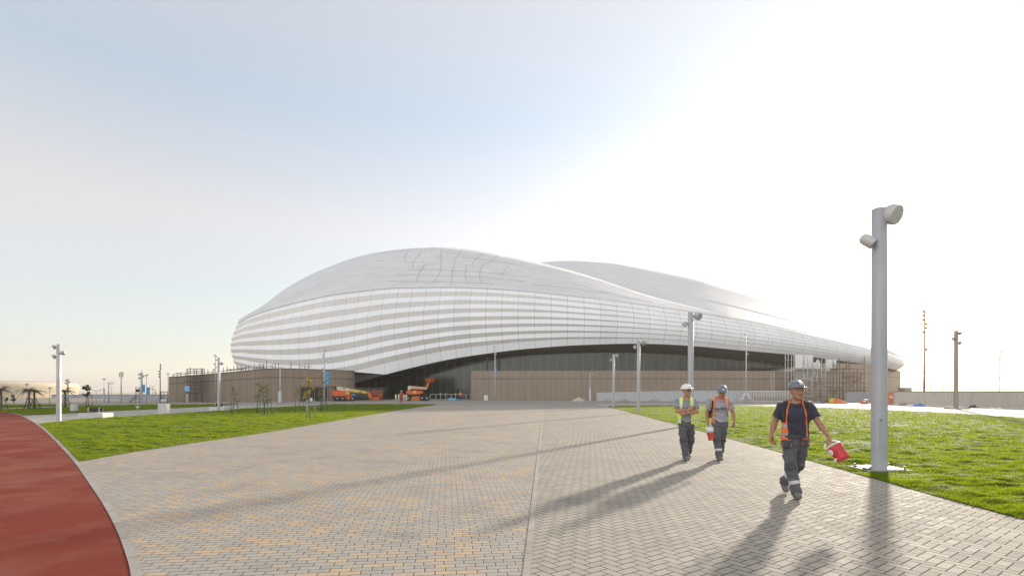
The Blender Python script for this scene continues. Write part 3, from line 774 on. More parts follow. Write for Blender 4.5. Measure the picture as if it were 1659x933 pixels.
def leafmat(name, a, b):
    t = NT(name); n = t.noise(t.pos(), 2.2, 4, .6); oi = t.node('ShaderNodeAttribute', attribute_name='tone')
    c = t.ramp(t.math('ADD', t.math('MULTIPLY', n, .4), t.math('MULTIPLY', oi.outputs['Fac'], .6)), [(.2, a), (.8, b)])
    t.base(c); t.rough(.6)
    tr = t.node('ShaderNodeBsdfTranslucent'); t.link(c, tr.inputs['Color']); mx = t.node('ShaderNodeMixShader'); mx.inputs[0].default_value = .35
    t.link(t.bsdf.outputs[0], mx.inputs[1]); t.link(tr.outputs[0], mx.inputs[2]); t.link(mx.outputs[0], t.out.inputs['Surface']); return t.mat
M_leafy = leafmat('yellow_leaves', (.20, .16, .03, 1), (.46, .36, .06, 1))
M_leafo = leafmat('olive_leaves', (.075, .085, .025, 1), (.16, .165, .05, 1))
M_leafd = leafmat('dark_leaves', (.035, .042, .016, 1), (.09, .10, .04, 1))
M_palm = leafmat('palm_fronds', (.045, .048, .022, 1), (.13, .12, .06, 1))

# ---------------------------------------------------------------- left pavilion (brown, scaffolded)
pav = empty('pavilion', (gx(437, 88), 88, 0), 0, 'low brown panelled building with scaffold tubes on its roof, left of the stadium', 'building')
PPM = Matrix.Translation((-gx(437, 88), -88, 0))
pv_px = [(273, 84.5), (320, 85.2), (360, 86), (400, 87), (425, 87.6), (445, 88.4), (470, 89.6), (500, 91.2), (540, 93.3), (562, 94.8), (570, 96), (574.5, 98.5), (575.5, 104)]
pv_top = [611.2, 607.6, 604.3, 600.8, 598, 596.9, 597.2, 598, 599.5, 600.4, 600.8, 601.4, 602.5]
pvb = [(gx(x, d), d) for x, d in pv_px]; pvt = [hy(y, d) for (x, d), y in zip(pv_px, pv_top)]
# the wall, cut round the glazed entrance
wall_strip('wall', pvb, pvt, M_brown, pav, pm=PPM)
mb = MB(); bk = [(x+4, y+30) for x, y in pvb]
mb.grid([[(x, y+.02, h-.12) for (x, y), h in zip(pvb, pvt)], [(x, y, h-.12) for (x, y), h in zip(bk, pvt)]], 0, False)
mb.build('roof', M_conc, pav).matrix_parent_inverse = PPM
mb = MB(); mb.add([(pvb[0][0], pvb[0][1], 0), (bk[0][0], bk[0][1], 0), (bk[0][0], bk[0][1], pvt[0]), (pvb[0][0], pvb[0][1], pvt[0])], [(0, 1, 2, 3)])
mb.build('side_wall', M_beige, pav).matrix_parent_inverse = PPM
mb = MB()
for i in range(len(pvb)-1):
    a, b = pvb[i], pvb[i+1]
    if i < len(pvb)-1: mb.tube([(a[0], a[1]-.04, pvt[i]+.02), (b[0], b[1]-.04, pvt[i+1]+.02)], .06, 5)
mb.build('parapet_cap', M_cap, pav).matrix_parent_inverse = PPM
ent = MB(); fr = MB()
def pv_d(x): return float(np.interp(x, [p[0] for p in pv_px], [p[1] for p in pv_px]))
a, b = 487.0, 547.0
da, db = pv_d(a)-.06, pv_d(b)-.06
ent.add([(gx(a, da), da, 0), (gx(b, db), db, 0), (gx(b, db), db, hy(626.5, db)), (gx(a, da), da, hy(626.5, da))], [(0, 1, 2, 3)])
e_o = ent.build('entrance_glazing', mat('entrance_glass', (.02, .021, .02, 1), .15), pav); e_o.matrix_parent_inverse = PPM
for k in range(9):
    x = a+(b-a)*k/8; d = pv_d(x)-.09; fr = MB(); fr.box((gx(x, d), d, hy(626.5, d)/2), (.10, .06, hy(626.5, d)))
    fr.build('mullion', M_cap, e_o)
fr = MB(); fr.tube([(gx(a, da), da-.05, hy(626.5, da)), (gx(b, db), db-.05, hy(626.5, db))], .09, 4); fr.build('lintel', M_cap, pav).matrix_parent_inverse = PPM

# ---------------------------------------------------------------- scaffolds
def tubeobj(name, pts, r, m, par, n=6):
    mb = MB(); mb.tube(pts, r, n); return mb.build(name, m, par)
def W(x, y, d, o): return (gx(x, d)-o[0], d-o[1], hy(y, d)-o[2])
rs_o = (gx(400, 88), 88.6, 4.5)
rs = empty('scaffold', rs_o, 0, 'loose scaffold tubes standing along the roof edge of the brown building', 'scaffold')
random.seed(3)
pxs = [281, 287, 293, 300, 305, 326, 331, 337, 345, 356, 362, 368, 374, 379, 384, 391, 398, 403, 412, 416, 421, 427, 432, 441, 446, 451, 471, 485, 494, 500]
for x in pxs:
    d = pv_d(x)+.8; yb = float(np.interp(x, [p[0] for p in pv_px], pv_top))
    h = random.uniform(5, 11) if x > 320 else random.uniform(4, 8)
    if x in (432,): h = 14
    tubeobj('pole', [W(x, yb+2, d, rs_o), W(x+random.uniform(-.3, .3), yb-h, d, rs_o)], .05, M_steeld, rs, 5)
for x0, x1, dy in ((279, 303, 3.5), (284, 296, 6), (326, 352, 3), (352, 384, 3.5), (368, 398, 4.5), (384, 404, 5), (412, 440, 4), (416, 430, 6.5), (486, 504, 4), (437, 447, 3)):
    d0, d1 = pv_d(x0)+.8, pv_d(x1)+.8; y = lambda x: float(np.interp(x, [p[0] for p in pv_px], pv_top))
    tubeobj('ledger', [W(x0, y(x0)-dy, d0, rs_o), W(x1, y(x1)-dy, d1, rs_o)], .045, M_steeld, rs, 5)
for x0, x1, dy in ((384, 394, 4.4), (413, 427, 4)):
    d = pv_d(x0)+.8; mb = MB(); y = float(np.interp(x0, [p[0] for p in pv_px], pv_top))-dy
    c = W((x0+x1)/2, y, d, rs_o); mb.box(c, (gx(x1, d)-gx(x0, d), .5, .08)); mb.build('platform', M_plank, rs)
so = (gx(318, 83.5), 83.8, 0)
st = empty('scaffold', so, 0, 'dark scaffold tower standing against the brown building behind the square blue sign', 'scaffold')
for x in (303, 308, 314.5, 318.5, 328):
    for dd in (83.3, 84.2):
        tubeobj('pole', [W(x, 651, dd, so), W(x, 598-(3 if x == 308 else 0), dd, so)], .055, M_steeld, st, 5)
for y in (597.5, 601, 610, 613.5, 616.8, 623.5, 629.8, 636):
    for dd in (83.3, 84.2):
        tubeobj('ledger', [W(302, y, dd, so), W(330, y, dd, so)], .05, M_steeld, st, 5)
for y, x0, x1 in ((603.8, 301.5, 329), (617.5, 303, 327), (636.2, 306, 330)):
    mb = MB(); mb.box(W((x0+x1)/2, y, 83.75, so), ((x1-x0)/F*83.7, .9, .10)); mb.build('platform', M_plank, st)
tubeobj('brace', [W(304, 649, 83.3, so), W(314, 637, 83.3, so)], .03, M_steel, st, 5)
tubeobj('brace', [W(318, 649, 83.3, so), W(309, 637, 83.3, so)], .03, M_steel, st, 5)
# right-hand scaffold in front of the podium
ro = (gx(1330, 98), 98, 0)
sc = empty('scaffold', ro, 0, 'big pale scaffold of tubes and platforms against the right part of the stadium', 'scaffold')
for k, (x, yt) in enumerate([(1272, 574), (1276.5, 574), (1282, 575), (1286, 573), (1301, 583), (1308, 578), (1317, 573), (1324, 580), (1331, 580), (1337, 574), (1345, 596), (1350, 585), (1355.5, 584), (1360, 580), (1366, 596), (1371, 584), (1375.5, 584), (1383, 600), (1389, 600), (1394, 602), (1400, 577)]):
    m = M_steell if x < 1345 else M_rust
    for dd in (97.2, 98.8):
        tubeobj('pole', [W(x, 650, dd, ro), W(x+.3, yt+(0 if dd < 98 else 4), dd, ro)], .065 if x < 1345 else .065, m, sc, 6)
for y, x0, x1, m in ((582.5, 1272, 1287, 0), (601, 1272, 1287, 0), (597, 1287, 1340, 0), (607, 1300, 1345, 0), (613, 1317, 1402, 1), (605.5, 1340, 1402, 1), (620, 1287, 1402, 1), (626, 1330, 1402, 1), (632, 1345, 1402, 1), (637, 1345, 1400, 1), (598, 1345, 1402, 1), (592, 1349, 1357, 1), (588, 1369, 1377, 1), (594, 1369, 1377, 1), (640, 1287, 1345, 0), (629, 1300, 1345, 0)):
    for dd in (97.2, 98.8):
        tubeobj('ledger', [W(x0, y, dd, ro), W(x1, y, dd, ro)], .045, (M_steell, M_rust)[m], sc, 5)
for y, x0, x1 in ((596.4, 1287, 1340), (597.2, 1348, 1378), (615.5, 1307, 1402), (624.5, 1330, 1400), (634.5, 1290, 1345)):
    mb = MB(); mb.box(W((x0+x1)/2, y, 98, ro), ((x1-x0)/F*98, 1.4, .12)); mb.build('platform', M_steell if x0 < 1340 else M_plank, sc)
for x0, y0, x1, y1, m in ((1360, 632, 1384, 603, 1), (1378, 626, 1398, 606, 1), (1345, 648, 1360, 626, 1), (1300, 640, 1317, 620, 0), (1331, 640, 1320, 600, 0)):
    tubeobj('brace', [W(x0, y0, 97.1, ro), W(x1, y1, 97.1, ro)], .045, (M_steell, M_rust)[m], sc, 5)
for x0, x1, y0, y1, d in ((1288, 1302, 574.5, 596, 98.9), (1303, 1317, 575, 596, 98.95), (1338.5, 1348, 582, 601, 98.9), (1348.5, 1356, 583, 601, 98.95), (1288, 1316, 598.5, 614.5, 98.9), (1318, 1330, 600, 614, 98.9)):
    mb = MB(); c = W((x0+x1)/2, (y0+y1)/2, d, ro); mb.box(c, ((x1-x0)/F*d, .06, (y1-y0)/F*d), bev=.02)
    mb.build('sheeting_panel', M_wht if y0 < 590 else mat('grey_sheeting', (.42, .42, .41, 1), .7), sc)
random.seed(21)
for k in range(9):
    x = 1291+k*12.3+random.uniform(-2, 2); yt = random.uniform(596, 618)
    for dd in (96.6, 98.2): tubeobj('pole', [W(x, 650, dd, ro), W(x, yt, dd, ro)], .055, M_rust if x > 1325 else M_steell, sc, 5)
for k in range(16):
    x0 = random.uniform(1290, 1380); y = random.uniform(600, 645); tubeobj('ledger', [W(x0, y, 96.7, ro), W(x0+random.uniform(12, 26), y+random.uniform(-.4, .4), 96.7, ro)], .05, M_rust if x0 > 1318 else M_steell, sc, 5)
lo_ = MB(); lob = (gx(1251.5, 97), 97, 0); lad = empty('ladder', lob, 0, 'pale access ladder leaning by the left end of the big right scaffold', 'ladder')
for x in (1249, 1254): tubeobj('rail', [W(x, 650, 97, lob), W(x, 603, 97.6, lob)], .05, M_steell, lad, 6)
for y in np.arange(606, 650, 3.3): tubeobj('rung', [W(1249, y, 97.2, lob), W(1254, y, 97.2, lob)], .04, M_steell, lad, 5)
mb = MB(); mb.box((0, 0, 0), (1.0, .8, 1.1), bev=.12).box((.15, -.1, .75), (.45, .5, .4), bev=.08).tube([(-.3, -.4, -.2), (-.9, -.3, .1)], .07, 6)
o = mb.build('mixer', M_wht, None, 'white mixer machine up on the scaffold deck between the white panels', 'mixer'); o.location = P(1323, 591.6, 97.9)
# ---------------------------------------------------------------- hoardings, barriers and fences
def hoarding(label, pts, h, m, pitch=.25, cap=True, amp=.03):
    root = empty('hoarding', (pts[0][0], pts[0][1], 0), 0, label, 'fence')
    pm = Matrix.Translation((-pts[0][0], -pts[0][1], 0)); P_ = np.array(pts, float)
    d = np.r_[0, np.cumsum(np.hypot(*np.diff(P_, axis=0).T))]; n = max(8, int(d[-1]/pitch*4)); s = np.linspace(0, d[-1], n)
    x = np.interp(s, d, P_[:, 0]); y = np.interp(s, d, P_[:, 1]); tx_ = np.gradient(x); ty_ = np.gradient(y); L = np.hypot(tx_, ty_)+1e-9
    o_ = amp*np.clip(np.sin(s/pitch*2*np.pi)*2, -1, 1); xx = x-ty_/L*o_; yy = y+tx_/L*o_
    hh = h if np.isscalar(h) else np.interp(s, np.linspace(0, d[-1], len(h)), h); hh = np.ones(n)*hh
    mb = MB(); mb.grid([list(zip(xx, yy, np.full(n, .0))), list(zip(xx, yy, hh))], 0, False)
    mb.build('ribbed_panel', m, root).matrix_parent_inverse = pm
    if cap:
        mb = MB(); mb.tube([(a, b, c+.03) for a, b, c in zip(x[::6], y[::6], hh[::6])], .05, 5); mb.build('cap_rail', M_cap, root).matrix_parent_inverse = pm
    for a in np.arange(0, d[-1]+.1, max(4.5, d[-1]/30)):
        px_, py_ = np.interp(a, d, P_[:, 0]), np.interp(a, d, P_[:, 1]); mb = MB(); mb.box((px_, py_, np.interp(a, s, hh)/2), (.1, .1, np.interp(a, s, hh))); mb.build('post', M_cap if m is M_beige else m, root).matrix_parent_inverse = pm
    return root
M_hb = mat('beige_hoarding', (.56, .515, .455, 1), .6, .1, var=.08)
hoarding('long beige ribbed site hoarding behind the apron, right of the orange barrier', [(gx(1449, 67.5), 67.5), (gx(1500, 63), 63), (gx(1580, 58.5), 58.5), (gx(1659, 52), 52), (50, 38), (51, 20)], [1.62, 1.62, 1.63, 1.63, 1.64], M_hb, .22)
hoarding('short grey corrugated hoarding behind the front lamp post, beside the rubble', [(gx(1371, 84), 84), (gx(1400, 80), 80), (gx(1437, 76), 76)], [1.55, 1.6, 1.6], M_hoard, .2, False)
M_hl = mat('pale_hoarding', (.46, .46, .48, 1), .55, .1, var=.06)
hoarding('pale grey ribbed hoarding in front of the brown stadium wall', [(gx(967, 92), 92), (gx(1090, 90), 90), (gx(1203, 88), 88)], [1.45, 1.75, 1.8], M_hl, .3, False)
mb = MB()
for k in range(16):
    x = 967+k*15; d = 91.6-(x-967)/236*4-.35; mb.box((gx(x+5, d), d, .12), (.9 if k % 3 else .5, .35, .24), bev=.03)
    if k >= 9: break
for k, x in enumerate((985, 1012, 1060, 1100)):
    d = 91.6-(x-967)/236*4-.6
    mb = MB(); mb.box((0, 0, .14), (.9+.3*(k % 2), .4, .28), bev=.04)
    o = mb.build('concrete_block', M_rubble, None, ['small concrete block at the left end of the pale hoarding', 'low concrete block at the foot of the pale hoarding', 'low concrete block at hoarding foot just left of the second lamp post', 'low concrete block at hoarding foot near the white helmeted man'][k], 'block', 'concrete blocks along the pale hoarding'); o.location = (gx(x, d), d, -.012)
hoarding('low grey hoarding far off on the left behind the lamps', [(gx(84, 100), 100), (gx(180, 99), 99), (gx(276, 97), 97)], [1.0, 1.02, 1.04], mat('bluish_hoarding', (.34, .35, .38, 1), .6, var=.06), .4, True)
ra = (gx(1205, 87), 87, 0); rail = empty('railing', ra, 0, 'white steel railing of upright bars before the scaffold, left of the front man', 'fence')
for y in (633.5, 649.5): tubeobj('rail', [W(1203, y, 87, ra), W(1292, y, 87, ra)], .05, M_wht, rail, 6)
for x in np.linspace(1205, 1291, 34): tubeobj('bar', [W(x, 650, 87, ra), W(x, 633, 87, ra)], .045, M_wht, rail, 6)
# slanted white frame piled against the railing
fa = (gx(1209, 86.3), 86.3, 0); fan = empty('leaning_frame', fa, 0, 'pale A shaped steel frame leaning where hoarding and railing meet', 'frame')
for x0, x1 in ((1197, 1208), (1201, 1208.5), (1222, 1209.5), (1217, 1209)):
    tubeobj('strut', [W(x0, 651, 86.3, fa), W(x1, 635, 86.6, fa)], .06, M_wht, fan, 6)
tubeobj('crossbar', [W(1200, 646, 86.3, fa), W(1219, 646, 86.3, fa)], .05, M_wht, fan, 6)
lf = (gx(730, 101), 101, 0); r2 = empty('railing', lf, 0, 'grey steel barrier railing in front of the dark glass beside the blue pallet', 'fence')
for y in (638.5, 647): tubeobj('rail', [W(697, y, 101, lf), W(763, y, 101, lf)], .045, M_polel, r2, 5)
for x in (697, 706, 714, 722, 731, 738, 747, 755, 762): tubeobj('post', [W(x, 648.5, 101, lf), W(x, 636.5 if x in (714, 722, 738) else 638, 101, lf)], .05, M_polel, r2, 5)

# ---------------------------------------------------------------- lamp posts and masts
def rotto(d):
    return Vector(d).normalized().to_track_quat('Z', 'Y').to_matrix()
def drum(par, loc, r, L, d, m, name='lamp_head'):
    M3 = rotto(d); mb = MB()
    mb.lathe(loc, [(r*.55, -L*.62), (r*.9, -L*.45), (r, -L*.2), (r, L*.42), (r*.97, L*.5), (r*.86, L*.5)], 18, 0, M3)
    o = mb.build(name, m, par)
    ln_ = MB(); c = Vector(loc)+M3 @ Vector((0, 0, L*.44)); ln_.lathe(c, [(r*.1, .0), (r*.84, 0), (r*.84, .012)], 18, 0, M3); ln_.build('lens', M_lens, o); return o
def lamp(label, x, yb, yt, w, heads, m=None, group='lamp posts with drum heads', base=True, d=None, name='lamp_post', taper=.9):
    """heads: (side, y px, radius m, aim)"""
    m = m or M_pole; dd = d or F*CAMH/(yb-HY); X = gx(x, dd); H = hy(yt, dd)
    root = empty(name, (X, dd, 0), 0, label, 'lamp post', group)
    mb = MB(); n = 14; pr = []
    for z, s in ((0, 1), (H*.5, (1+taper)/2), (H, taper)):
        ring = []
        for j in range(16):
            a = 2*math.pi*j/16+math.pi/16; c, s_ = math.cos(a), math.sin(a); q = 5
            rr_ = (abs(c)**q+abs(s_)**q)**(-1/q)*w/2*s; ring.append((rr_*c, rr_*s_, z))
        pr.append(ring)
    mb.grid(pr, 0, True, closed=True); mb.f.append(tuple(range(32, 48))); mb.m.append(0); mb.sm.append(False)
    mb.build('pole', m, root)
    if base:
        mb = MB(); mb.box((0, 0, .03), (w*2.4, w*2.4, .035), bev=.008); mb.build('base_plate', m, root)
    for sd_, y, r, aim in heads:
        zc = hy(y, dd); off = w*.5+r*1.15
        h = drum(root, (sd_*off, -.02, zc), r, r*1.25, aim, m)
        mb = MB(); mb.tube([(0, 0, zc), (sd_*off*.75, 0, zc)], max(.03, r*.28), 8); mb.build('bracket', m, root)
    return root
A_ = lamp('tall square lamp post nearest the camera, with one big and one small head', 1424.5, 760, 338.5, .262, [], group='lamp posts along the right lawn')
# its two heads are bigger and shaped differently
dA = F*CAMH/126; mA = mat('lamp_cream', (.52, .51, .48, 1), .42, .15, var=.05)
h1 = drum(A_, (.20, -.10, hy(350, dA)), .205, .22, (.42, -.82, -.38), mA)
mb = MB(); mb.tube([(0, 0, hy(350, dA)+.02), (.2, -.02, hy(350, dA))], .10, 12); mb.build('bracket', mA, A_)
h2 = drum(A_, (-.25, -.02, hy(391, dA)), .115, .26, (.62, -.45, -.62), mA)
mb = MB(); mb.tube([(0, 0, hy(397, dA)), (-.2, 0, hy(394, dA))], .045, 10); mb.build('bracket', mA, A_)
mb = MB(); mb.box((-.06, -.133, .78), (.055, .012, .64), bev=.004); hat = mb.build('access_hatch', M_pole, A_)
mb = MB(); mb.box((-.06, -.141, 1.05), (.02, .01, .03)); mb.build('hatch_lock', M_dark, hat)
mb = MB(); mb.box((0, 0, .008), (.95, .75, .05), bev=.01); mb.build('foundation_pad', M_conc, A_)
for sx in (-.36, .36):
    for sy in (-.24, .24):
        mb = MB(); mb.lathe((sx, sy, .03), [(.03, 0), (.03, .03), (.014, .03), (.014, .075)], 8); mb.build('anchor_bolt', M_steel, A_)
mb = MB(); mb.box((-.40, -.2, .05), (.13, .1, .05), bev=.02, rz=.4); mb.build('cable_gland', M_steel, A_)
fwd = (.5, -.75, -.4); lft = (-.6, -.55, -.5)
lamp('second lamp post along the right lawn, behind the man in the white helmet', 1119, 688.5, 506, .25, [(1, 512, .19, fwd), (-1, 525, .13, lft)], group='lamp posts along the right lawn')
lamp('third lamp post along the right lawn, at its left edge before the pale hoarding', 1034.5, 668.5, 551.5, .25, [(1, 555, .19, fwd), (-1, 562, .13, lft)], group='lamp posts along the right lawn')
lamp('farthest and smallest lamp post of the right lawn row, at the lawn corner', 994, 659.5, 574, .25, [(1, 576.5, .19, fwd), (-1, 583, .13, lft)], group='lamp posts along the right lawn')
lamp('lamp post with three drum heads at the corner of red track and left lawn', 95.2, 684, 557.5, .20, [(-1, 562, .115, (-.6, -.5, -.6)), (1, 571.5, .12, (.2, -.3, -.9)), (-1, 577.5, .115, (-.6, -.5, -.6))], mat('lamp_mauve', (.48, .46, .47, 1), .45, .2, var=.06), taper=.88)
mb = MB(); mb.box((0, 0, .02), (.8, .7, .05), bev=.01); o = mb.build('foundation_pad', M_conc, None, 'flat concrete pad beside the foot of the three headed left lamp post', 'pad'); o.location = (G(104, 684)[0], G(104, 684)[1], .004)
lamp('left lawn lamp post with one drum head, right of the planter bench', 354.6, 666, 579.5, .20, [(1, 588.5, .13, (.3, -.3, -.85))], M_pole)
lamp('far lamp post with three round heads between the staked palms and the tree', 109.7, 652.5, 613.7, .20, [(-1, 616, .13, (-.4, -.8, -.3)), (1, 618.5, .13, (.4, -.8, -.3)), (-1, 621, .13, (-.4, -.8, -.3))], M_pole, base=False)
q = lamp('lamp post with three drum heads and a blue banner, left of the brown building', 229.3, 652.5, 603, .26, [(-1, 606.3, .15, (-.4, -.8, -.3)), (1, 609.3, .15, (.4, -.8, -.3)), (-1, 612.3, .15, (-.4, -.8, -.3))], M_pole, base=False)
mb = MB(); dq = F*CAMH/(652.5-HY); mb.box((.32, 0, hy(629, dq)), (.36, .05, 1.10), bev=.01); mb.build('banner', M_blue, q)
mb = MB(); mb.tube([(0, 0, hy(604, dq)), (0, 0, hy(598.5, dq))], .03, 6); mb.build('finial', M_pole, q)
lamp('stout lamp post with three drum heads standing before the beige hoarding', 1549, 662, 535.5, .31, [(1, 540, .17, (.5, -.6, -.5)), (-1, 549, .14, (-.7, -.3, -.6)), (1, 555.5, .17, (.5, -.6, -.5))], mat('lamp_tan', (.30, .27, .24, 1), .5, .2, var=.06), taper=.9)
mb = MB(); mb.box((0, 0, .06), (1.6, 1.1, .14), bev=.02); o = mb.build('concrete_pad', M_rubble, None, 'low concrete pad under the stout lamp post by the beige hoarding', 'pad'); o.location = (gx(1549, 51.3), 51.2, -.005)
def mast(label, x, yb, yt, w, heads, m=None, d=None, r=.13, banner=None, group='slim masts carrying several spotlights'):
    m = m or M_polel; dd = d or F*CAMH/(yb-HY); root = empty('light_mast', (gx(x, dd), dd, 0), 0, label, 'light mast', group); H = hy(yt, dd)
    mb = MB(); mb.tube([(0, 0, 0), (0, 0, H*.5), (0, 0, H)], [w/2, w*.42, w*.28], 10); mb.build('pole', m, root)
    for sd_, y in heads: drum(root, (sd_*(w*.3+r*.9), -.03, hy(y, dd)), r, r*1.5, (sd_*.5, -.8, -.35), m, 'spotlight')
    if banner:
        x0, x1, y0, y1 = banner; mb = MB(); mb.box((gx((x0+x1)/2, dd)-gx(x, dd), -.05, hy((y0+y1)/2, dd)), ((x1-x0)/F*dd, .04, (y1-y0)/F*dd), bev=.01)
        b_ = mb.build('banner', M_blue, root)
        for k, yy in enumerate(np.linspace(y0+2.5, y1-2.5, 3)):
            mb = MB(); mb.box((gx((x0+x1)/2, dd)-gx(x, dd), -.075, hy(yy, dd)), ((x1-x0)/F*dd*.5, .008, .09)); mb.build('banner_stripe', M_lblue, b_)
    return root
mast('slim spotlight mast left of centre before the brown stadium wall, with a narrow blue banner', 802, 648.9, 549, .20, [(-1, 552), (1, 555.5), (-1, 562), (-1, 567.5), (1, 573.2)], banner=(802.5, 804.2, 595, 612))
mast('slim spotlight mast before the right part of the stadium, above the second man', 1209, 651, 539, .20, [(-1, 541.5), (1, 547.5), (1, 554.5), (-1, 561), (-1, 567), (1, 573.5)])
mast('spotlight mast with a wide blue banner at the far edge of the left lawn', 525.5, 655.8, 562, .17, [(1, 567.5), (-1, 574), (-1, 578), (1, 584), (-1, 597), (-1, 601)], r=.10, banner=(527, 533.5, 602, 622))
mast('dark spotlight mast just behind the single headed left lawn lamp post', 349, 651, 575.5, .13, [(1, 577.5), (-1, 575.5), (1, 583), (-1, 590), (1, 594.5), (-1, 599)], M_pole, r=.11)
mast('dark tall spotlight mast standing left of the brown building', 259.5, 651.5, 588, .15, [(1, 592), (1, 597), (-1, 601.5), (-1, 606), (-1, 610)], M_dark, r=.10)
M_tan = mat('mast_tan', (.28, .20, .155, 1), .5, .2, var=.08)
mast('tall tan spotlight mast rising behind the beige hoarding, left of the stout lamp post', 1498, 0, 502.5, .24, [(-1, 504.5), (-1, 511), (-1, 518), (1, 524.5), (1, 531), (-1, 538), (1, 566)], M_tan, d=74, r=.15)
mast('smaller tan mast close beside the tall mast behind the hoarding', 1495.8, 0, 592, .14, [(-1, 600), (-1, 604), (-1, 618), (1, 594)], M_tan, d=110, r=.13)
mast('distant spotlight mast farthest right above the beige hoarding', 1619.5, 0, 568, .16, [(1, 570), (1, 573), (1, 576), (-1, 580), (-1, 583), (-1, 586.5), (1, 589.5), (1, 608.5), (-1, 612)], mat('mast_brown', (.17, .14, .12, 1), .5, .2), d=105, r=.13)
def thinlamp(label, x, yb, yt, w, kind='arm', m=None, d=None, group='thin distant street lights'):
    m = m or M_polel; dd = d or F*CAMH/(yb-HY); root = empty('street_light', (gx(x, dd), dd, 0), 0, label, 'street light', group); H = hy(yt, dd)
    mb = MB(); mb.tube([(0, 0, 0), (0, 0, H)], [w/2, w*.35], 8); mb.build('pole', m, root)
    mb = MB()
    if kind == 'arm': mb.tube([(-.1, 0, H-.02), (.45, 0, H+.02)], .05, 6).box((.5, 0, H), (.35, .18, .08), bev=.02)
    elif kind == 'double':
        mb.tube([(-.45, 0, H+.12), (0, 0, H-.05), (.45, 0, H+.12)], .05, 6).box((-.55, 0, H+.13), (.4, .2, .09), bev=.02).box((.55, 0, H+.13), (.4, .2, .09), bev=.02)
    elif kind == 'top': mb.lathe((0, 0, H-.05), [(.06, 0), (.22, .05), (.22, .16), (.1, .2)], 12)
    elif kind == 'curve': mb.tube([(0, 0, H-.1), (-.05, 0, H+.35), (-.35, 0, H+.75), (-.8, 0, H+.82)], .06, 6).box((-1.0, 0, H+.78), (.45, .2, .1), bev=.03)
    mb.build('lamp_head', m, root); return root
def box_foot(root, w, h, m):
    mb = MB(); mb.box((0, 0, h/2), (w, w, h), bev=.02).lathe((0, 0, h), [(w*.5, 0), (w*.2, .25)], 8); return mb.build('cabinet_base', m, root)
e = thinlamp('thin street light with a fat base beside the sand heap at the brown wall', 955.8, 649.6, 605.5, .12, 'arm'); box_foot(e, .30, 2.1, M_polel)
e = thinlamp('street light with a fat base against the brown building, left of its entrance', 453.8, 651.6, 595, .19, 'arm'); box_foot(e, .40, 1.6, M_polel)
thinlamp('small twin armed street light right of the staked tree on the far left', 156, 652.3, 633.2, .09, 'double')
thinlamp('grey street light with a short arm, right of the twin armed one', 176, 652.5, 619.5, .17, 'arm', M_pole)
e = thinlamp('faint very thin street light far behind, with a stout dark foot', 168.3, 652.4, 614.5, .05, 'top'); box_foot(e, .14, 2.0, M_pole)
thinlamp('curved neck street light between the blue banners and the brown building', 252.3, 651.8, 638, .09, 'curve')
thinlamp('slender pole with a blue banner right of the three headed lamp', 237.5, 652, 608, .10, 'top', M_pole)
mb = MB(); dq = F*CAMH/18; mb.box((.22, 0, 0), (.52, .05, 1.05), bev=.01); o = mb.build('banner', M_blue, None, 'blue banner hung on the slender pole near the brown building', 'banner'); o.location = (gx(238.2, dq), dq-.1, hy(632.8, dq))
thinlamp('thin white pole at the left corner of the brown building', 272, 651.5, 606, .10, 'top', M_wht)
thinlamp('short thin street light in front of the distant banded arena', 24, 652, 633.5, .09, 'top')
thinlamp('dark thin pole at the right end of the distant banded arena', 80.5, 653, 629, .10, 'top', M_pole)
thinlamp('dark thin pole behind the pair of staked palms', 43.5, 653.5, 623, .10, 'top', M_pole)
thinlamp('pale thin pole right of the three headed left lamp post', 104, 651.5, 635, .09, 'top', M_cream)
for x, yt, dd, lb in ((1589, 604, 180, 'faint tall street light far off between the right masts'), (1585, 624.5, 170, 'faint low street light beside the faint tall one on the right'), (1631, 625, 170, 'faint low street light farthest right behind the hoarding'), (181, 622, 150, 'faint thin street light far left behind the short armed lamp'), (247, 626, 150, 'faint thin street light far behind the curved neck one')):
    thinlamp(lb, x, 0, yt, .09, 'double' if yt > 620 else 'top', M_cap, d=dd)
e = empty('antenna_mast', (gx(196.3, 78), 78, 0), 0, 'cream antenna mast with a cluster of panels at its top, left background', 'antenna mast')
mb = MB(); mb.tube([(0, 0, 0), (0, 0, hy(602, 78))], [.11, .07], 8); mb.build('pole', M_cream, e)
for k in range(6):
    a = k*math.pi/3; mb = MB(); mb.box((.22*math.cos(a), .22*math.sin(a), hy(605.5 if k % 2 else 608, 78)), (.12, .08, .5), rz=a); mb.build('antenna_panel', M_cream, e)
mb = MB(); mb.tube([(-.28, 0, hy(603, 78)), (.3, 0, hy(603, 78))], .03, 5); mb.build('cross_arm', M_cream, e)
# ---------------------------------------------------------------- signs
dS = F*CAMH/(651-HY); e = empty('sign', (gx(321.8, dS), dS-3, 0), 0, 'square blue sign on a grey post in front of the scaffold tower', 'sign')
dS -= 3
mb = MB(); mb.box((0, 0, hy(638, dS)/2), (.16, .10, hy(638, dS)), bev=.02); mb.build('post', M_polel, e)
mb = MB(); mb.box((0, 0, hy(629.3, dS)), (.74, .08, .80), bev=.03); pn = mb.build('sign_panel', M_lblue, e)
for z in (631, 634.0): mb = MB(); mb.box((-.05, -.045, hy(z-2, dS)), (.36, .01, .06)); mb.build('pictogram', mat('pale_blue', (.42, .58, .70, 1), .5), pn)
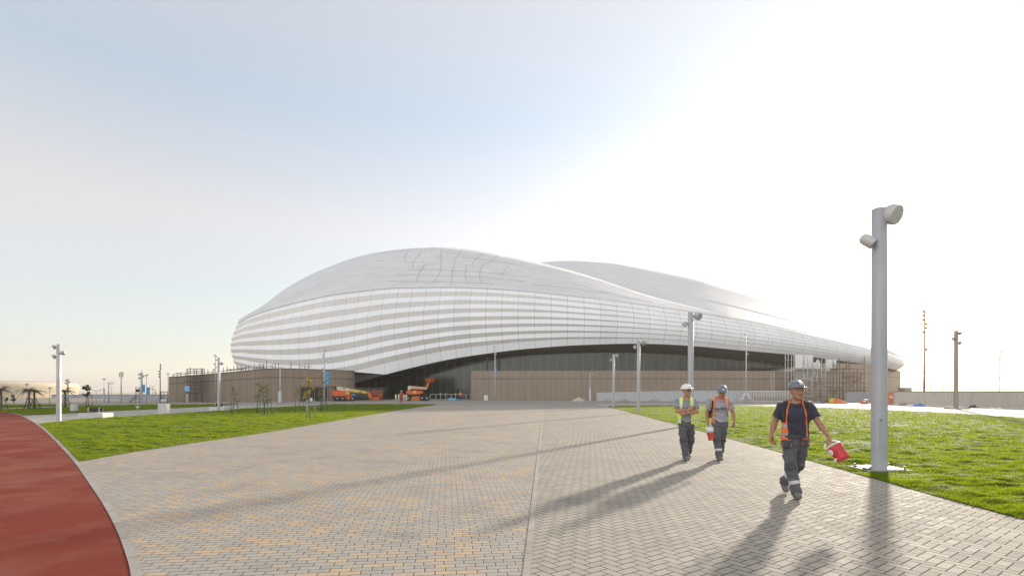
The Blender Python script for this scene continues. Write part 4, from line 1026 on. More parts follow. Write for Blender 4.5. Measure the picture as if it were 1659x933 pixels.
# lifeguard-like steel tower with a dark screen, left
to = (gx(223.5, 76), 76, 0); e = empty('steel_platform', to, 0, 'small steel frame tower with a dark screen and a stair, beside the bannered lamp', 'platform')
for x in (220, 226.5):
    for dd in (75.6, 76.6): tubeobj('leg', [W(x, 652.5, dd, to), W(x, 627, dd, to)], .045, M_steel, e, 6)
for y in (627.5, 637, 641, 645): tubeobj('rail', [W(220, y, 75.6, to), W(226.5, y, 75.6, to)], .035, M_steel, e, 5)
mb = MB(); mb.box(W(223.3, 632.5, 75.7, to), (.52, .05, .42), bev=.02); mb.build('screen', M_dark, e)
tubeobj('stair_rail', [W(209.5, 651, 75.6, to), W(219.5, 640, 75.6, to)], .035, M_steel, e, 5)
tubeobj('stair_rail', [W(210.5, 652, 76.3, to), W(220, 643, 76.3, to)], .035, M_steel, e, 5)
for k in range(5): mb = MB(); mb.box(W(211.5+k*1.8, 650.5-k*2, 76, to), (.3, .7, .05)); mb.build('step', M_steel, e)
bo = (gx(266, 79), 79, 0); e = empty('trestle', bo, 0, 'low steel trestle rack behind the big white cube, left of the brown building', 'rack')
for y in (634.5, 639.5, 644): tubeobj('rail', [W(260.5, y, 79, bo), W(272, y, 79, bo)], .05, M_steel, e, 5)
for x in (261, 265.5, 271.5): tubeobj('leg', [W(x, 651.5, 79, bo), W(x, 634, 79, bo)], .04, M_steel, e, 5)
mb = MB(); mb.box(W(266, 648.5, 79, bo), (.85, .4, .25), bev=.03); mb.build('load', M_wht, e)
# distant frame on the right skyline
fo = (gx(1513, 95), 95, 0); e = empty('goal_structure', fo, 0, 'thin steel goal like frame showing above the beige hoarding', 'frame')
for x in (1491, 1507.5, 1527, 1533): tubeobj('post', [W(x, 650, 95, fo), W(x, 622.5 if x != 1491 else 625.5, 95, fo)], .045, M_steel, e, 5)
tubeobj('crossbar', [W(1491, 627.5, 95, fo), W(1533, 627.5, 95, fo)], .05, M_steel, e, 5)

# ---------------------------------------------------------------- boom lifts
def wheel(par, c, r, w):
    mb = MB(); M3 = Matrix.Rotation(R(90), 3, 'X')
    mb.lathe(c, [(r*.6, -w/2), (r*.93, -w/2), (r, -w*.3), (r, w*.3), (r*.93, w/2), (r*.6, w/2)], 18, 0, M3); o = mb.build('wheel', M_tyre, par)
    mb = MB(); mb.lathe(c, [(r*.05, -w*.52), (r*.2, -w*.52), (r*.62, -w*.40), (r*.62, w*.40), (r*.2, w*.52), (r*.05, w*.52)], 14, 0, M3); mb.build('rim', M_wrim, o); return o
def basket(par, x0, x1, y0, y1, d, o):
    mb = MB(); w2 = .45
    cs = [(x0, -w2), (x1, -w2), (x1, w2), (x0, w2)]
    for y in (y0, (y0+y1)/2, y1):
        ring = [W(x, y, d+k, o) for x, k in cs]; ring.append(ring[0])
        for a, b in zip(ring[:-1], ring[1:]): mb.tube([a, b], .045, 5)
    for x in np.linspace(x0, x1, 6):
        for k in (-w2, w2): mb.tube([W(x, y0, d+k, o), W(x, y1, d+k, o)], .04, 5)
    for x, k in cs: mb.tube([W(x, y0, d+k, o), W(x, y1, d+k, o)], .055, 5)
    c = W((x0+x1)/2, y1, d, o); mb.box(c, ((x1-x0)/F*d, .9, .07)); return mb.build('basket', M_orange, par)
def sidepoly(name, pts, d, t, m, par, o):
    """polygon in the side view, extruded t metres in depth"""
    pl = [(gx(x, d)-o[0], hy(y, d)-o[2]) for x, y in pts]; n = len(pl)
    v = [(x, d-t/2-o[1], z) for x, z in pl]+[(x, d+t/2-o[1], z) for x, z in pl]
    f = [tuple(range(n)), tuple(range(n, 2*n))[::-1]]+[(i, n+i, n+(i+1) % n, (i+1) % n) for i in range(n)]
    bm = bmesh.new(); bv = [bm.verts.new(q) for q in v]
    for q in f: bm.faces.new([bv[i] for i in q])
    bmesh.ops.recalc_face_normals(bm, faces=bm.faces[:]); bmesh.ops.bevel(bm, geom=bm.edges[:], offset=.03, segments=1, affect='EDGES')
    me = bpy.data.meshes.new(name); bm.to_mesh(me); bm.free(); me.materials.append(m); ob = bpy.data.objects.new(name, me); COL.objects.link(ob); ob.parent = par; return ob
d1 = 93.5; o1 = (gx(560, d1), d1, 0)
L1 = empty('boom_lift', o1, 0, 'orange boom lift with a long yellow boom lowered to the right, by the pavilion', 'boom lift', 'orange boom lifts')
for x in (547, 555.5, 571.5): wheel(L1, W(x, 645.2, d1-.9, o1), .45, .36)
for x in (545, 570): wheel(L1, W(x, 645.2, d1+.9, o1), .45, .36)
sidepoly('chassis', [(545, 646.5), (545, 641), (573, 641), (573, 646.5)], d1, 1.5, M_orange, L1, o1)
cw = sidepoly('counterweight', [(541, 640.5), (541.5, 633), (545, 632), (568, 633.3), (568.2, 641.5), (545, 641.5)], d1, 1.9, M_orange, L1, o1)
mb = MB(); mb.box(W(563.5, 636.5, d1-.97, o1), (.7, .02, .35)); mb.build('decal', M_yellow, cw)
b1 = sidepoly('boom', [(546, 631.5), (546, 626.3), (549, 626), (594, 634), (594, 637.4), (572, 635)], d1, .5, M_cream, L1, o1)
b2 = sidepoly('boom_section', [(567.5, 633), (567.5, 629.4), (594.3, 634), (594.3, 637.6)], d1, .56, M_yellow, L1, o1)
for x, y in ((557.5, 629.3), (584, 634.4)):
    mb = MB(); mb.box(W(x, y, d1-.295, o1), (.5, .01, .13), ry=R(10)); mb.build('decal', M_dark, b1 if x < 560 else b2)
sidepoly('jib', [(594, 634.5), (597, 633.8), (603, 641), (602, 646.5), (599.5, 646.5)], d1, .4, M_orange, L1, o1)
basket(L1, 603, 619, 633.5, 643.5, d1, o1)
mb = MB(); mb.tube([W(602, 646, d1, o1), W(618, 640.6, d1, o1)], .12, 6).box(W(610, 645.6, d1, o1), (1.2, .8, .35), bev=.06); mb.build('basket_mount', M_orange, L1)
mb = MB(); mb.box(W(573, 639.5, d1-.6, o1), (.7, .7, .3), bev=.08); mb.build('engine_cover', M_tarp, L1)
d2 = 96.0; o2 = (gx(675, d2), d2, 0)
L2_ = empty('boom_lift', o2, 0, 'orange articulated boom lift with its basket raised, before the dark glass', 'boom lift', 'orange boom lifts')
for x in (661.5, 684, 692): wheel(L2_, W(x, 645, d2-.9, o2), .46, .36)
for x in (662, 690): wheel(L2_, W(x, 645, d2+.9, o2), .46, .36)
sidepoly('chassis', [(660.5, 647), (660.5, 643), (678, 641.3), (694, 642.5), (694, 645.5), (682, 647.3)], d2, 1.4, M_orange, L2_, o2)
sidepoly('turntable', [(659.5, 637.5), (659.5, 633), (671, 632.2), (685, 633), (685, 637.5), (677, 638.8), (664, 638.8)], d2, 1.8, M_orange, L2_, o2)
sidepoly('pedestal', [(668, 642), (668, 638), (676, 638), (676, 642)], d2, .9, M_dark, L2_, o2)
mb = MB(); mb.box(W(671.5, 634.8, d2-.92, o2), (.55, .02, .4)); mb.build('decal', M_yellow, L2_)
sidepoly('boom', [(661.5, 633), (661, 625.2), (664.5, 625), (690, 627), (692, 629.5), (690, 631), (666, 630)], d2, .5, M_cream, L2_, o2)
mb = MB()
for x in np.arange(667, 690, 3.4): mb.tube([W(x, 625.8, d2-.3, o2), W(x+2, 630.5, d2-.3, o2)], .05, 5)
mb.build('boom_lattice', M_orange, L2_)
sidepoly('jib', [(688.5, 630), (693, 629.5), (697.5, 615.5), (694.5, 614.5), (690, 626)], d2, .4, M_orange, L2_, o2)
basket(L2_, 689.5, 703.5, 613, 618.3, d2, o2)
mb = MB(); mb.box(W(697, 612.3, d2, o2), (.5, .5, .18)); mb.build('control_box', M_dark, L2_)
# ---------------------------------------------------------------- small site things
def cone(label, x, y, m=M_orange, h=.9):
    d = F*CAMH/(y-HY); e = empty('traffic_bollard', (gx(x, d), d, -.012), 0, label, 'bollard', 'small bollards by the buildings')
    mb = MB(); mb.lathe((0, 0, 0), [(.2, 0), (.2, .05), (.1, .06), (.06, h)], 10); mb.build('body', m, e)
    mb = MB(); mb.lathe((0, 0, h*.55), [(.088, 0), (.08, h*.16)], 10); mb.build('band', M_wht, e)
for x, y, lb in ((474, 649.6, 'red and white bollard left of the pavilion entrance'), (478, 649.8, 'second red bollard left of the pavilion entrance, nearer its door'), (497, 648.5, 'red bollard with white band inside the pavilion entrance'), (618, 649.3, 'orange bollard at the basket of the lowered boom lift'), (561, 649.3, 'orange bollard before the wheels of the lowered boom lift'), (533, 648.6, 'small bollard right of the bannered mast by the entrance')):
    cone(lb, x, y, M_red if x < 500 else M_orange)
mb = MB(); mb.box((0, 0, .3), (.35, .35, .6), bev=.05); o = mb.build('litter_bin', M_wht, None, 'small white bin in front of the dark pavilion entrance', 'bin'); o.location = (gx(516.5, 94), 90.5, -.012)
for x, lb in ((641.5, 'leftmost of the four pale posts before the articulated lift'), (646, 'second from left of the four pale posts before the lift'), (654.5, 'third of the four pale posts, right of the red worker'), (658.3, 'rightmost of the four pale posts before the lift')):
    d = F*CAMH/(651.8-HY); mb = MB(); mb.lathe((0, 0, 0), [(.13, 0), (.13, 1.12), (.10, 1.2), (.02, 1.22)], 12)
    o = mb.build('bollard', M_cream, None, lb, 'bollard', 'pale posts before the articulated lift'); o.location = (gx(x, d), d, -.012)
mb = MB(); d = 100.5
mb.box((0, 0, .18), (1.75, .9, .1), bev=.02).box((0, 0, .05), (1.6, .8, .1)).box((-.1, 0, .33), (1.5, .8, .18), bev=.05)
o = mb.build('pallet', M_lblue, None, 'bright blue covered pallet on the ground by the far orange worker', 'pallet'); o.location = (gx(733.8, d), d-1, -.012)
e = empty('electric_cabinet', (gx(787.2, 97.5), 97.5, -.012), 0, 'white electrical cabinet standing at the foot of the brown wall', 'cabinet')
mb = MB(); mb.box((0, 0, .5), (.68, .4, .95), bev=.02); mb.build('case', M_wht, e); mb = MB(); mb.box((0, 0, .03), (.74, .46, .08)); mb.build('plinth', M_conc, e)
mb = MB(); mb.box((0, -.205, .5), (.02, .012, .8)); mb.build('door_gap', M_cap, e)
def mound(label, x, y, rx, rz_, h, m, name='heap', cat='heap', seed=0):
    d = F*CAMH/(y-HY); mb = MB(); n, k = 28, 9; rows_ = []
    for i in range(k):
        t = i/(k-1); r = 1-t; row = []
        for j in range(n):
            a = 2*math.pi*j/n; q = 1+.14*math.sin(3*a+seed)+.08*math.sin(7*a+2*seed)
            row.append((rx*r*q*math.cos(a), rz_*r*q*math.sin(a), h*(t**.85)*(1+.06*math.sin(9*a+5*t+seed))))
        rows_.append(row)
    mb.grid(rows_, 0, True, closed=True); o = mb.build(name, m, None, label, cat); o.location = (gx(x, d), d, -.02); return o
mound('pale sand heap at the foot of the brown stadium wall', 938, 649.4, 1.2, .9, .72, mat('pale_sand', (.46, .42, .36, 1), .95, var=.15), 'sand_heap')
mound('heap of grey rubble and offcuts between railing and orange mesh', 1330, 652.5, 2.0, .8, .45, M_rubble, 'rubble_heap', 'heap', 2)
mound('tangled heap of orange safety mesh on the apron below the scaffold', 1357, 653.4, 1.35, .8, .72, M_mesh, 'mesh_heap', 'heap', 4)
mb = MB()
for k in range(14): mb.box((random.uniform(-1.5, 1.5), random.uniform(-.3, .3), random.uniform(.05, .4)), (random.uniform(.5, 1.2), .12, .06), rz=random.uniform(-.6, .6), ry=random.uniform(-.3, .3))
o = mb.build('timber_pile', M_plank, None, 'scattered timber offcuts on the rubble heap left of the orange mesh', 'timber'); o.location = (gx(1328, 78), 77, 0)
mb = MB(); mb.box((0, 0, .3), (.5, .5, .6), bev=.06).box((.2, 0, .66), (.35, .35, .16), bev=.03)
o = mb.build('generator', M_yellow, None, 'small yellow generator at the left end of the orange mesh heap', 'generator'); o.location = (gx(1342.5, 74), 73.4, -.012)
e = empty('water_tank', (gx(1403.5, 72.5), 72.5, -.012), 0, 'white plastic tub standing left of the front lamp post', 'tub')
mb = MB(); mb.lathe((0, 0, 0), [(.26, 0), (.31, .5), (.33, .5), (.33, .56)], 16); mb.build('tub', M_wht, e)
mb = MB(); mb.lathe((0, 0, .55), [(.34, 0), (.34, .03), (.1, .06)], 16); mb.build('lid', M_wht, e)
for x, lb in ((1395, 'red plastic roll lying left of the white tub'), (1411, 'red plastic roll lying behind the front lamp post')):
    mb = MB(); mb.tube([(-.3, 0, .2), (.3, .1, .2)], .2, 12); o = mb.build('barrier_roll', M_mesh, None, lb, 'roll', 'red plastic rolls on the apron'); o.location = (gx(x, 72), 71.5, -.01)
e = empty('water_barrier', (gx(1441.5, 70), 70, -.012), 0, 'upright orange plastic barrier at the left end of the beige hoarding', 'barrier')
mb = MB(); mb.box((0, 0, .85), (1.0, .35, 1.55), bev=.06); mb.build('body', mat('faded_orange', (.50, .16, .09, 1), .6, var=.12), e)
mb = MB(); mb.box((0, 0, .1), (1.15, .55, .2), bev=.04); mb.build('foot', mat('faded_orange', (.5, .16, .09, 1)), e)
mb = MB(); mb.box((.05, -.19, .95), (.4, .02, .18), ry=.3); mb.build('sticker', M_wht, e)
def crumple(label, x, y, sx, sy, h, m, name, cat):
    d = F*CAMH/(y-HY); mb = MB(); n = 16; rows_ = []
    for i in range(n):
        row = []
        for j in range(n):
            u, v = i/(n-1)-.5, j/(n-1)-.5; e_ = max(0, 1-(2*abs(u))**3)*max(0, 1-(2*abs(v))**3)
            row.append((u*sx, v*sy, h*e_*(.55+.45*math.sin(7*u+4*v)*math.cos(9*v-3*u))))
        rows_.append(row)
    mb.grid(rows_); o = mb.build(name, m, None, label, cat); o.location = (gx(x, d), d, .0); return o
crumple('crumpled blue tarpaulin at the foot of the beige hoarding', 1489, 657.5, 1.1, .9, .36, M_tarp, 'tarpaulin', 'tarpaulin')
crumple('flat pale sheet on the apron at the far right of the hoarding', 1616, 662.5, 1.2, .6, .12, M_wht, 'plastic_sheet', 'sheet')
for k, (x, y, s, lb) in enumerate(((1577, 660, .4, 'dark bag lying right of the stout lamp post by the hoarding'), (1310, 652.3, .5, 'pale cloth bundle beside the rubble, right of the front man'), (1463, 655.8, .45, 'grey bundle at hoarding foot between orange barrier and blue tarpaulin'))):
    crumple(lb, x, y, s*2, s*1.5, s*.8, (M_dark, M_wht, M_rubble)[k], 'bundle', 'bundle')
# small tan hut beyond the stadium tip
e = empty('site_hut', (gx(1466, 120), 120, 0), 0, 'small tan flat roofed hut at the right tip of the stadium', 'hut')
mb = MB(); mb.box((0, 0, 1.2), (1.7, 2.0, 2.4)); mb.build('walls', M_beige, e); mb = MB(); mb.box((0, 0, 2.47), (1.9, 2.2, .12)); mb.build('roof', M_cap, e)
# ---------------------------------------------------------------- distant banded arena and berm on the far left
ar = empty('arena', (gx(20, 150), 150, 0), 0, 'distant cream banded round arena on the far left', 'arena')
APM = Matrix.Translation((-gx(20, 150), -150, 0)); acx, acy, arx, ary = gx(5, 150)-10.0, 150, 24.6, 26
prof = [(0.90, .0), (.97, hy(634, 128)), (1.0, hy(629, 128)), (1.0, hy(622, 128)), (.95, hy(617, 128)), (.85, hy(614.6, 128)), (.4, hy(613, 128)), (0, hy(612.8, 128))]
rws = []
pr2 = [(.955, 0), (.96, hy(636, 128)), (.965, hy(633.9, 128))]
for i, (r, z) in enumerate(pr2): rws.append([(acx+arx*r*math.cos(a), acy+ary*r*math.sin(a), z) for a in np.linspace(0, 2*np.pi, 72, endpoint=False)])
mb = MB(); mb.grid(rws, 0, True, closed=True); mb.build('base_wall', mat('arena_sandstone', (.44, .385, .295, 1), .8, var=.08), ar).matrix_parent_inverse = APM
bands = [(634, .966), (631.2, .975), (630.6, .968), (627.6, .978), (627, .97), (624, .978), (623.4, .97), (620.6, .972), (620, .96), (617.6, .95), (615.6, .88), (614.2, .7), (613.4, .4), (613.2, 0.02)]
rws = [[(acx+arx*r*math.cos(a), acy+ary*r*math.sin(a), hy(y, 128)) for a in np.linspace(0, 2*np.pi, 72, endpoint=False)] for y, r in bands]
mb = MB(); mb.grid(rws, 0, False, closed=True); mb.build('banded_shell', mat('arena_cladding', (.50, .45, .36, 1), .6, var=.05), ar).matrix_parent_inverse = APM
bm_ = MB(); n = 60
rows_ = []
for k, (dd, hh) in enumerate(((84, -.02), (88, .32), (92, .45), (97, .3), (101, -.02))):
    rows_.append([(gx(-60+i*3.6, 90), dd+1.2*math.sin(i*.7), hh*(1+.25*math.sin(i*.9+k)+.2*math.sin(i*.37))*min(1, (n-i)/12) if hh > 0 else hh) for i in range(n)])
bm_.grid(rows_); o = bm_.build('sand_berm', mat('berm_sand', (.52, .44, .33, 1), .95, var=.12, scale=.6), None); o['kind'] = 'structure'
# ---------------------------------------------------------------- benches, plinths, fittings
def planter_bench(label, x0, x1, yt, yb, bx0, bx1, by0, by1):
    d = F*CAMH/(yb-HY); o = (gx((x0+x1)/2, d), d+.3, 0); e = empty('planter_bench', o, 0, label, 'bench', 'timber benches on white blocks')
    h = hy(yt, d); mb = MB(); mb.box((0, .1, h/2), (gx(x1, d)-gx(x0, d), .9, h), bev=.02); mb.build('block', M_plinth, e)
    w = gx(bx1, d)-gx(bx0, d); cx_ = gx((bx0+bx1)/2, d)-o[0]; zt, zb = hy(by0, d), hy(by1, d)
    for k in range(3):
        z = zb+.09+(zt-zb-.09)*k/2.3; mb = MB(); mb.box((cx_, .42+.03*k, z), (w, .05, (zt-zb)*.30), bev=.008); mb.build('back_slat', M_wood, e)
    for k in range(4):
        mb = MB(); mb.box((cx_, .05+.12*k-.12, h+.06), (w, .09, .04), bev=.006); mb.build('seat_slat', M_wood, e)
    for s in (-.42, .3): mb = MB(); mb.box((cx_+s*w, .37, (zt+h)/2), (.05, .05, zt-h+.02)); mb.build('bracket', M_cream, e)
planter_bench('dark timber bench on a long white block, right of the three headed lamp', 127, 167, 669, 678, 127, 152, 661.3, 668.6)
planter_bench('smaller timber bench on a white block at the foot of the single headed lamp', 339.5, 364, 659, 666, 340.5, 352, 653.8, 659.5)
def plinth(label, x0, x1, yt, yb, dep=.8):
    d = F*CAMH/(yb-HY); mb = MB(); w = gx(x1, d)-gx(x0, d); h = hy(yt, d)
    mb.box((0, 0, h/2), (w, dep, h), bev=.012, rz=R(12)); o = mb.build('plinth', M_plinth, None, label, 'plinth', 'white concrete plinths on the left'); o.location = (gx((x0+x1)/2, d), d+dep/2, 0)
plinth('big white concrete cube on the pale path before the brown building', 254.5, 267, 654.2, 670.4, .7)
plinth('small pale concrete plinth just right of the three headed left lamp post', 112.5, 119.3, 655.3, 666.8, .5)
e = empty('sprinkler_hatch', (G(223, 664)[0], G(223, 664)[1], 0), 0, 'little white fitting standing in the second lawn left of the white cube', 'sprinkler')
mb = MB(); mb.lathe((0, 0, 0), [(.06, 0), (.06, .22), (.16, .25), (.12, .32), (.02, .34)], 10); mb.build('body', M_wht, e)
mb = MB(); mb.lathe((0, 0, .0), [(.09, 0), (.07, .08)], 8); mb.build('collar', M_cap, e)
# ---------------------------------------------------------------- young trees
def leaf_mesh(pts, size, seed):
    """leaf quads round the given points -> verts, faces"""
    r_ = np.random.default_rng(seed); V, Fc = [], []
    for p in pts:
        a = r_.random()*6.28; t = r_.normal(size=3); t /= np.linalg.norm(t); b = np.cross(t, r_.normal(size=3)); b /= np.linalg.norm(b)+1e-9
        s = size*(.6+.8*r_.random()); q = np.array(p); i = len(V)
        V += [tuple(q-t*s), tuple(q-b*s*.4), tuple(q+t*s), tuple(q+b*s*.4)]; Fc.append((i, i+1, i+2, i+3))
    return V, Fc
def with_tone(o, seed=1):
    me = o.data; at = me.attributes.new('tone', 'FLOAT', 'FACE'); at.data.foreach_set('value', np.random.default_rng(seed).random(len(me.polygons)).astype(np.float32)); return o
def sapling(label, x, yb, yt, spread, m, n, stakes, seed, droop=.3, lean=0, low=.42, lsize=.042, stake_m=None, name='sapling', sh=.42):
    d = F*CAMH/(yb-HY); H = hy(yt, d); e = empty(name, (gx(x, d), d, .004), 0, label, 'young tree', 'young staked trees'); r_ = np.random.default_rng(seed)
    mb = MB(); tp = [(lean*H*t*t+.04*math.sin(5*t+seed), .03*math.cos(4*t), H*.92*t) for t in np.linspace(0, 1, 7)]
    mb.tube(tp, [.035*(1-.75*t) for t in np.linspace(0, 1, 7)], 7); tr_ = mb.build('trunk', M_bark, e)
    pts = []; bmb = MB()
    for k in range(n):
        t = low+(1-low)*r_.random(); a = r_.random()*6.283; base = np.array([np.interp(t, np.linspace(0, 1, 7), [q[i] for q in tp]) for i in range(3)])
        L = spread*(.45+.6*r_.random())*(1.15-.5*t); tip = base+np.array([math.cos(a)*L, math.sin(a)*L, L*(.55-droop*2*r_.random())])
        midp = (base+tip)/2+np.array([0, 0, .12*L]); bmb.tube([base, midp, tip], [.011, .007, .003], 4, cap=False)
        for s in np.linspace(.25, 1.05, 16):
            q = (base*(1-s)**2+midp*2*s*(1-s)+tip*s*s) if s <= 1 else tip
            for _ in range(2): pts.append(q+r_.normal(size=3)*.045-np.array([0, 0, droop*.15*r_.random()]))
    bmb.build('twigs', M_bark, tr_)
    V, Fc = leaf_mesh(pts, lsize, seed); cm = MB(); cm.add(V, Fc); with_tone(cm.build('crown', m, e), seed)
    hs = H*sh
    for k, a in enumerate(np.linspace(0, 6.283, stakes, endpoint=False)+.5):
        q = (.27*math.cos(a), .27*math.sin(a)); mb = MB(); mb.tube([(q[0]*1.25, q[1]*1.25, 0), (q[0]*.95, q[1]*.95, hs)], .024, 6); mb.build('stake', stake_m or M_green, e)
    if stakes:
        mb = MB(); ring = [(.27*math.cos(a), .27*math.sin(a), hs*.86) for a in np.linspace(0, 6.283, 13)]; mb.tube(ring, .012, 5, cap=False); mb.build('tie', M_green, e)
    return e
sapling('thin sparse young tree between green stakes, left of the bushier staked pair', 378, 672, 620, .42, M_leafo, 7, 3, 5, .3)
sapling('bushy willowy young tree with green stakes, left one of the pair', 420.5, 670.5, 614, .55, M_leafo, 19, 3, 6, .55)
sapling('bushy willowy young tree with green stakes, right one of the pair', 432.5, 673.5, 617, .55, M_leafo, 19, 3, 7, .55)
sapling('olive young tree with two green stakes left of the yellow leaved one', 485.5, 669, 609, .85, M_leafo, 16, 2, 8, .35)
sapling('yellow leaved young tree on pale stakes in the left lawn', 501.5, 678.5, 604, .62, M_leafy, 12, 3, 9, .35, lean=-.02, lsize=.06, stake_m=mat('pale_stake', (.22, .25, .21, 1), .7))
sapling('young tree between dark green stakes in front of the bannered mast', 523, 666.5, 615, .55, M_leafo, 9, 3, 10, .3)
sapling('small dark leaved tree on green tripod stakes behind the planter bench', 143.2, 660.3, 622.5, .62, M_leafd, 15, 3, 12, .2, lean=-.10, low=.55, lsize=.09, sh=.55)
sapling('tiny dark sapling far left in front of the distant arena', 21, 653.5, 640, .32, M_leafd, 16, 0, 13, .2, low=.35, lsize=.07)
sapling('tiniest dark sapling on the far left sand', 11, 652.8, 643.5, .22, M_leafd, 12, 0, 14, .2, low=.35, lsize=.07)
def palm(label, x, yb, yt, yc, nf, L, seed, stakes=True):
    d = F*CAMH/(yb-HY); e = empty('palm_tree', (gx(x, d), d, .004), 0, label, 'palm tree', 'young palms on the far left'); Hc = hy(yc, d); r_ = np.random.default_rng(seed)
    mb = MB(); z = np.linspace(0, Hc, 12); mb.tube([(.02*math.sin(3*q), 0, q) for q in z], [.075+.015*(i % 2) for i in range(12)], 10); mb.build('trunk', M_bark, e)
    cm = MB()
    for k in range(nf):
        a = 6.283*k/nf+r_.random()*.3; el = r_.uniform(.1, 1.25); LL = L*r_.uniform(.75, 1.1); pts = []
        for s in np.linspace(0, 1, 9):
            rr_ = LL*s*math.cos(el*(1-.4*s)); zz = LL*(s*math.sin(el)-.75*s*s); pts.append(np.array([math.cos(a)*rr_, math.sin(a)*rr_, Hc+zz]))
        cm.tube(pts, [.016*(1-.8*s) for s in np.linspace(0, 1, 9)], 4, cap=False)
        side = np.array([-math.sin(a), math.cos(a), 0])
        for s in np.linspace(.12, .98, 22):
            b = np.array([np.interp(s, np.linspace(0, 1, 9), [p[i] for p in pts]) for i in range(3)]); fw = pts[-1]-pts[0]; fw /= np.linalg.norm(fw)
            ll = .30*LL*(1-.55*s)
            for sg in (-1, 1):
                tip = b+side*sg*ll*.75+fw*ll*.6-np.array([0, 0, ll*.35]); w_ = fw*.022
                cm.add([tuple(b-w_), tuple(b+w_), tuple(tip)], [(0, 1, 2)])
    with_tone(cm.build('crown', M_palm, e), seed)
    if stakes:
        for k in range(3):
            a = k*2.1+.4; mb = MB(); mb.tube([(.5*math.cos(a), .5*math.sin(a), 0), (.12*math.cos(a), .12*math.sin(a), Hc*.62)], .03, 6); mb.build('stake', M_wood, e)
palm('left one of two staked palms standing together before the distant arena', 47.2, 663.5, 623, 632, 13, 1.1, 3)
palm('right one of two staked palms standing together before the distant arena', 55.8, 663, 626, 635, 10, .95, 4)
palm('bushy palm cut by the left edge of the photo', 2, 663, 623, 631, 15, 1.05, 5)
palm('lower palm just right of the three headed left lamp post', 106, 661, 627, 633, 14, 1.0, 6)
# ---------------------------------------------------------------- people: one continuous body each, grown from a distance field
def surface_nets(fld, org, h):
    """fld[x,y,z] < 0 inside -> verts, quads"""
    s = fld < 0; nx, ny, nz = fld.shape
    acc = np.zeros((nx-1, ny-1, nz-1, 3), np.float32); cnt = np.zeros((nx-1, ny-1, nz-1), np.int16)
    for ax in range(3):
        a = [slice(None)]*3; b = [slice(None)]*3; a[ax] = slice(0, -1); b[ax] = slice(1, None)
        f0, f1 = fld[tuple(a)], fld[tuple(b)]; cr = (s[tuple(a)] != s[tuple(b)])
        t = np.where(cr, f0/np.where(cr, f0-f1, 1), 0)
        o1, o2 = [k for k in range(3) if k != ax]
        for d1 in (0, 1):
            for d2 in (0, 1):
                sl = [slice(None)]*3
                sl[o1] = slice(d1, cr.shape[o1]-1+d1); sl[o2] = slice(d2, cr.shape[o2]-1+d2)
                c = cr[tuple(sl)]; cnt += c
                acc[..., ax] += np.where(c, t[tuple(sl)], 0); acc[..., o1] += c*d1; acc[..., o2] += c*d2
    act = cnt > 0; idx = -np.ones(act.shape, np.int64); idx[act] = np.arange(act.sum())
    ijk = np.argwhere(act); v = (ijk+acc[act]/cnt[act][:, None])*h+np.array(org)
    quads = []
    for ax in range(3):
        o1, o2 = [(1, 2), (2, 0), (0, 1)][ax]
        a = [slice(None)]*3; b = [slice(None)]*3; a[ax] = slice(0, -1); b[ax] = slice(1, None)
        cr = s[tuple(a)] != s[tuple(b)]; e = np.argwhere(cr)
        e = e[(e[:, o1] > 0) & (e[:, o2] > 0) & (e[:, o1] < fld.shape[o1]-1) & (e[:, o2] < fld.shape[o2]-1)]
        def cell(d1, d2):
            q = e.copy(); q[:, o1] -= d1; q[:, o2] -= d2; return idx[q[:, 0], q[:, 1], q[:, 2]]
        q = np.stack([cell(1, 1), cell(0, 1), cell(0, 0), cell(1, 0)], 1)
        ins = s[e[:, 0], e[:, 1], e[:, 2]]; q[~ins] = q[~ins][:, ::-1]; quads.append(q)
    return v, np.concatenate(quads)
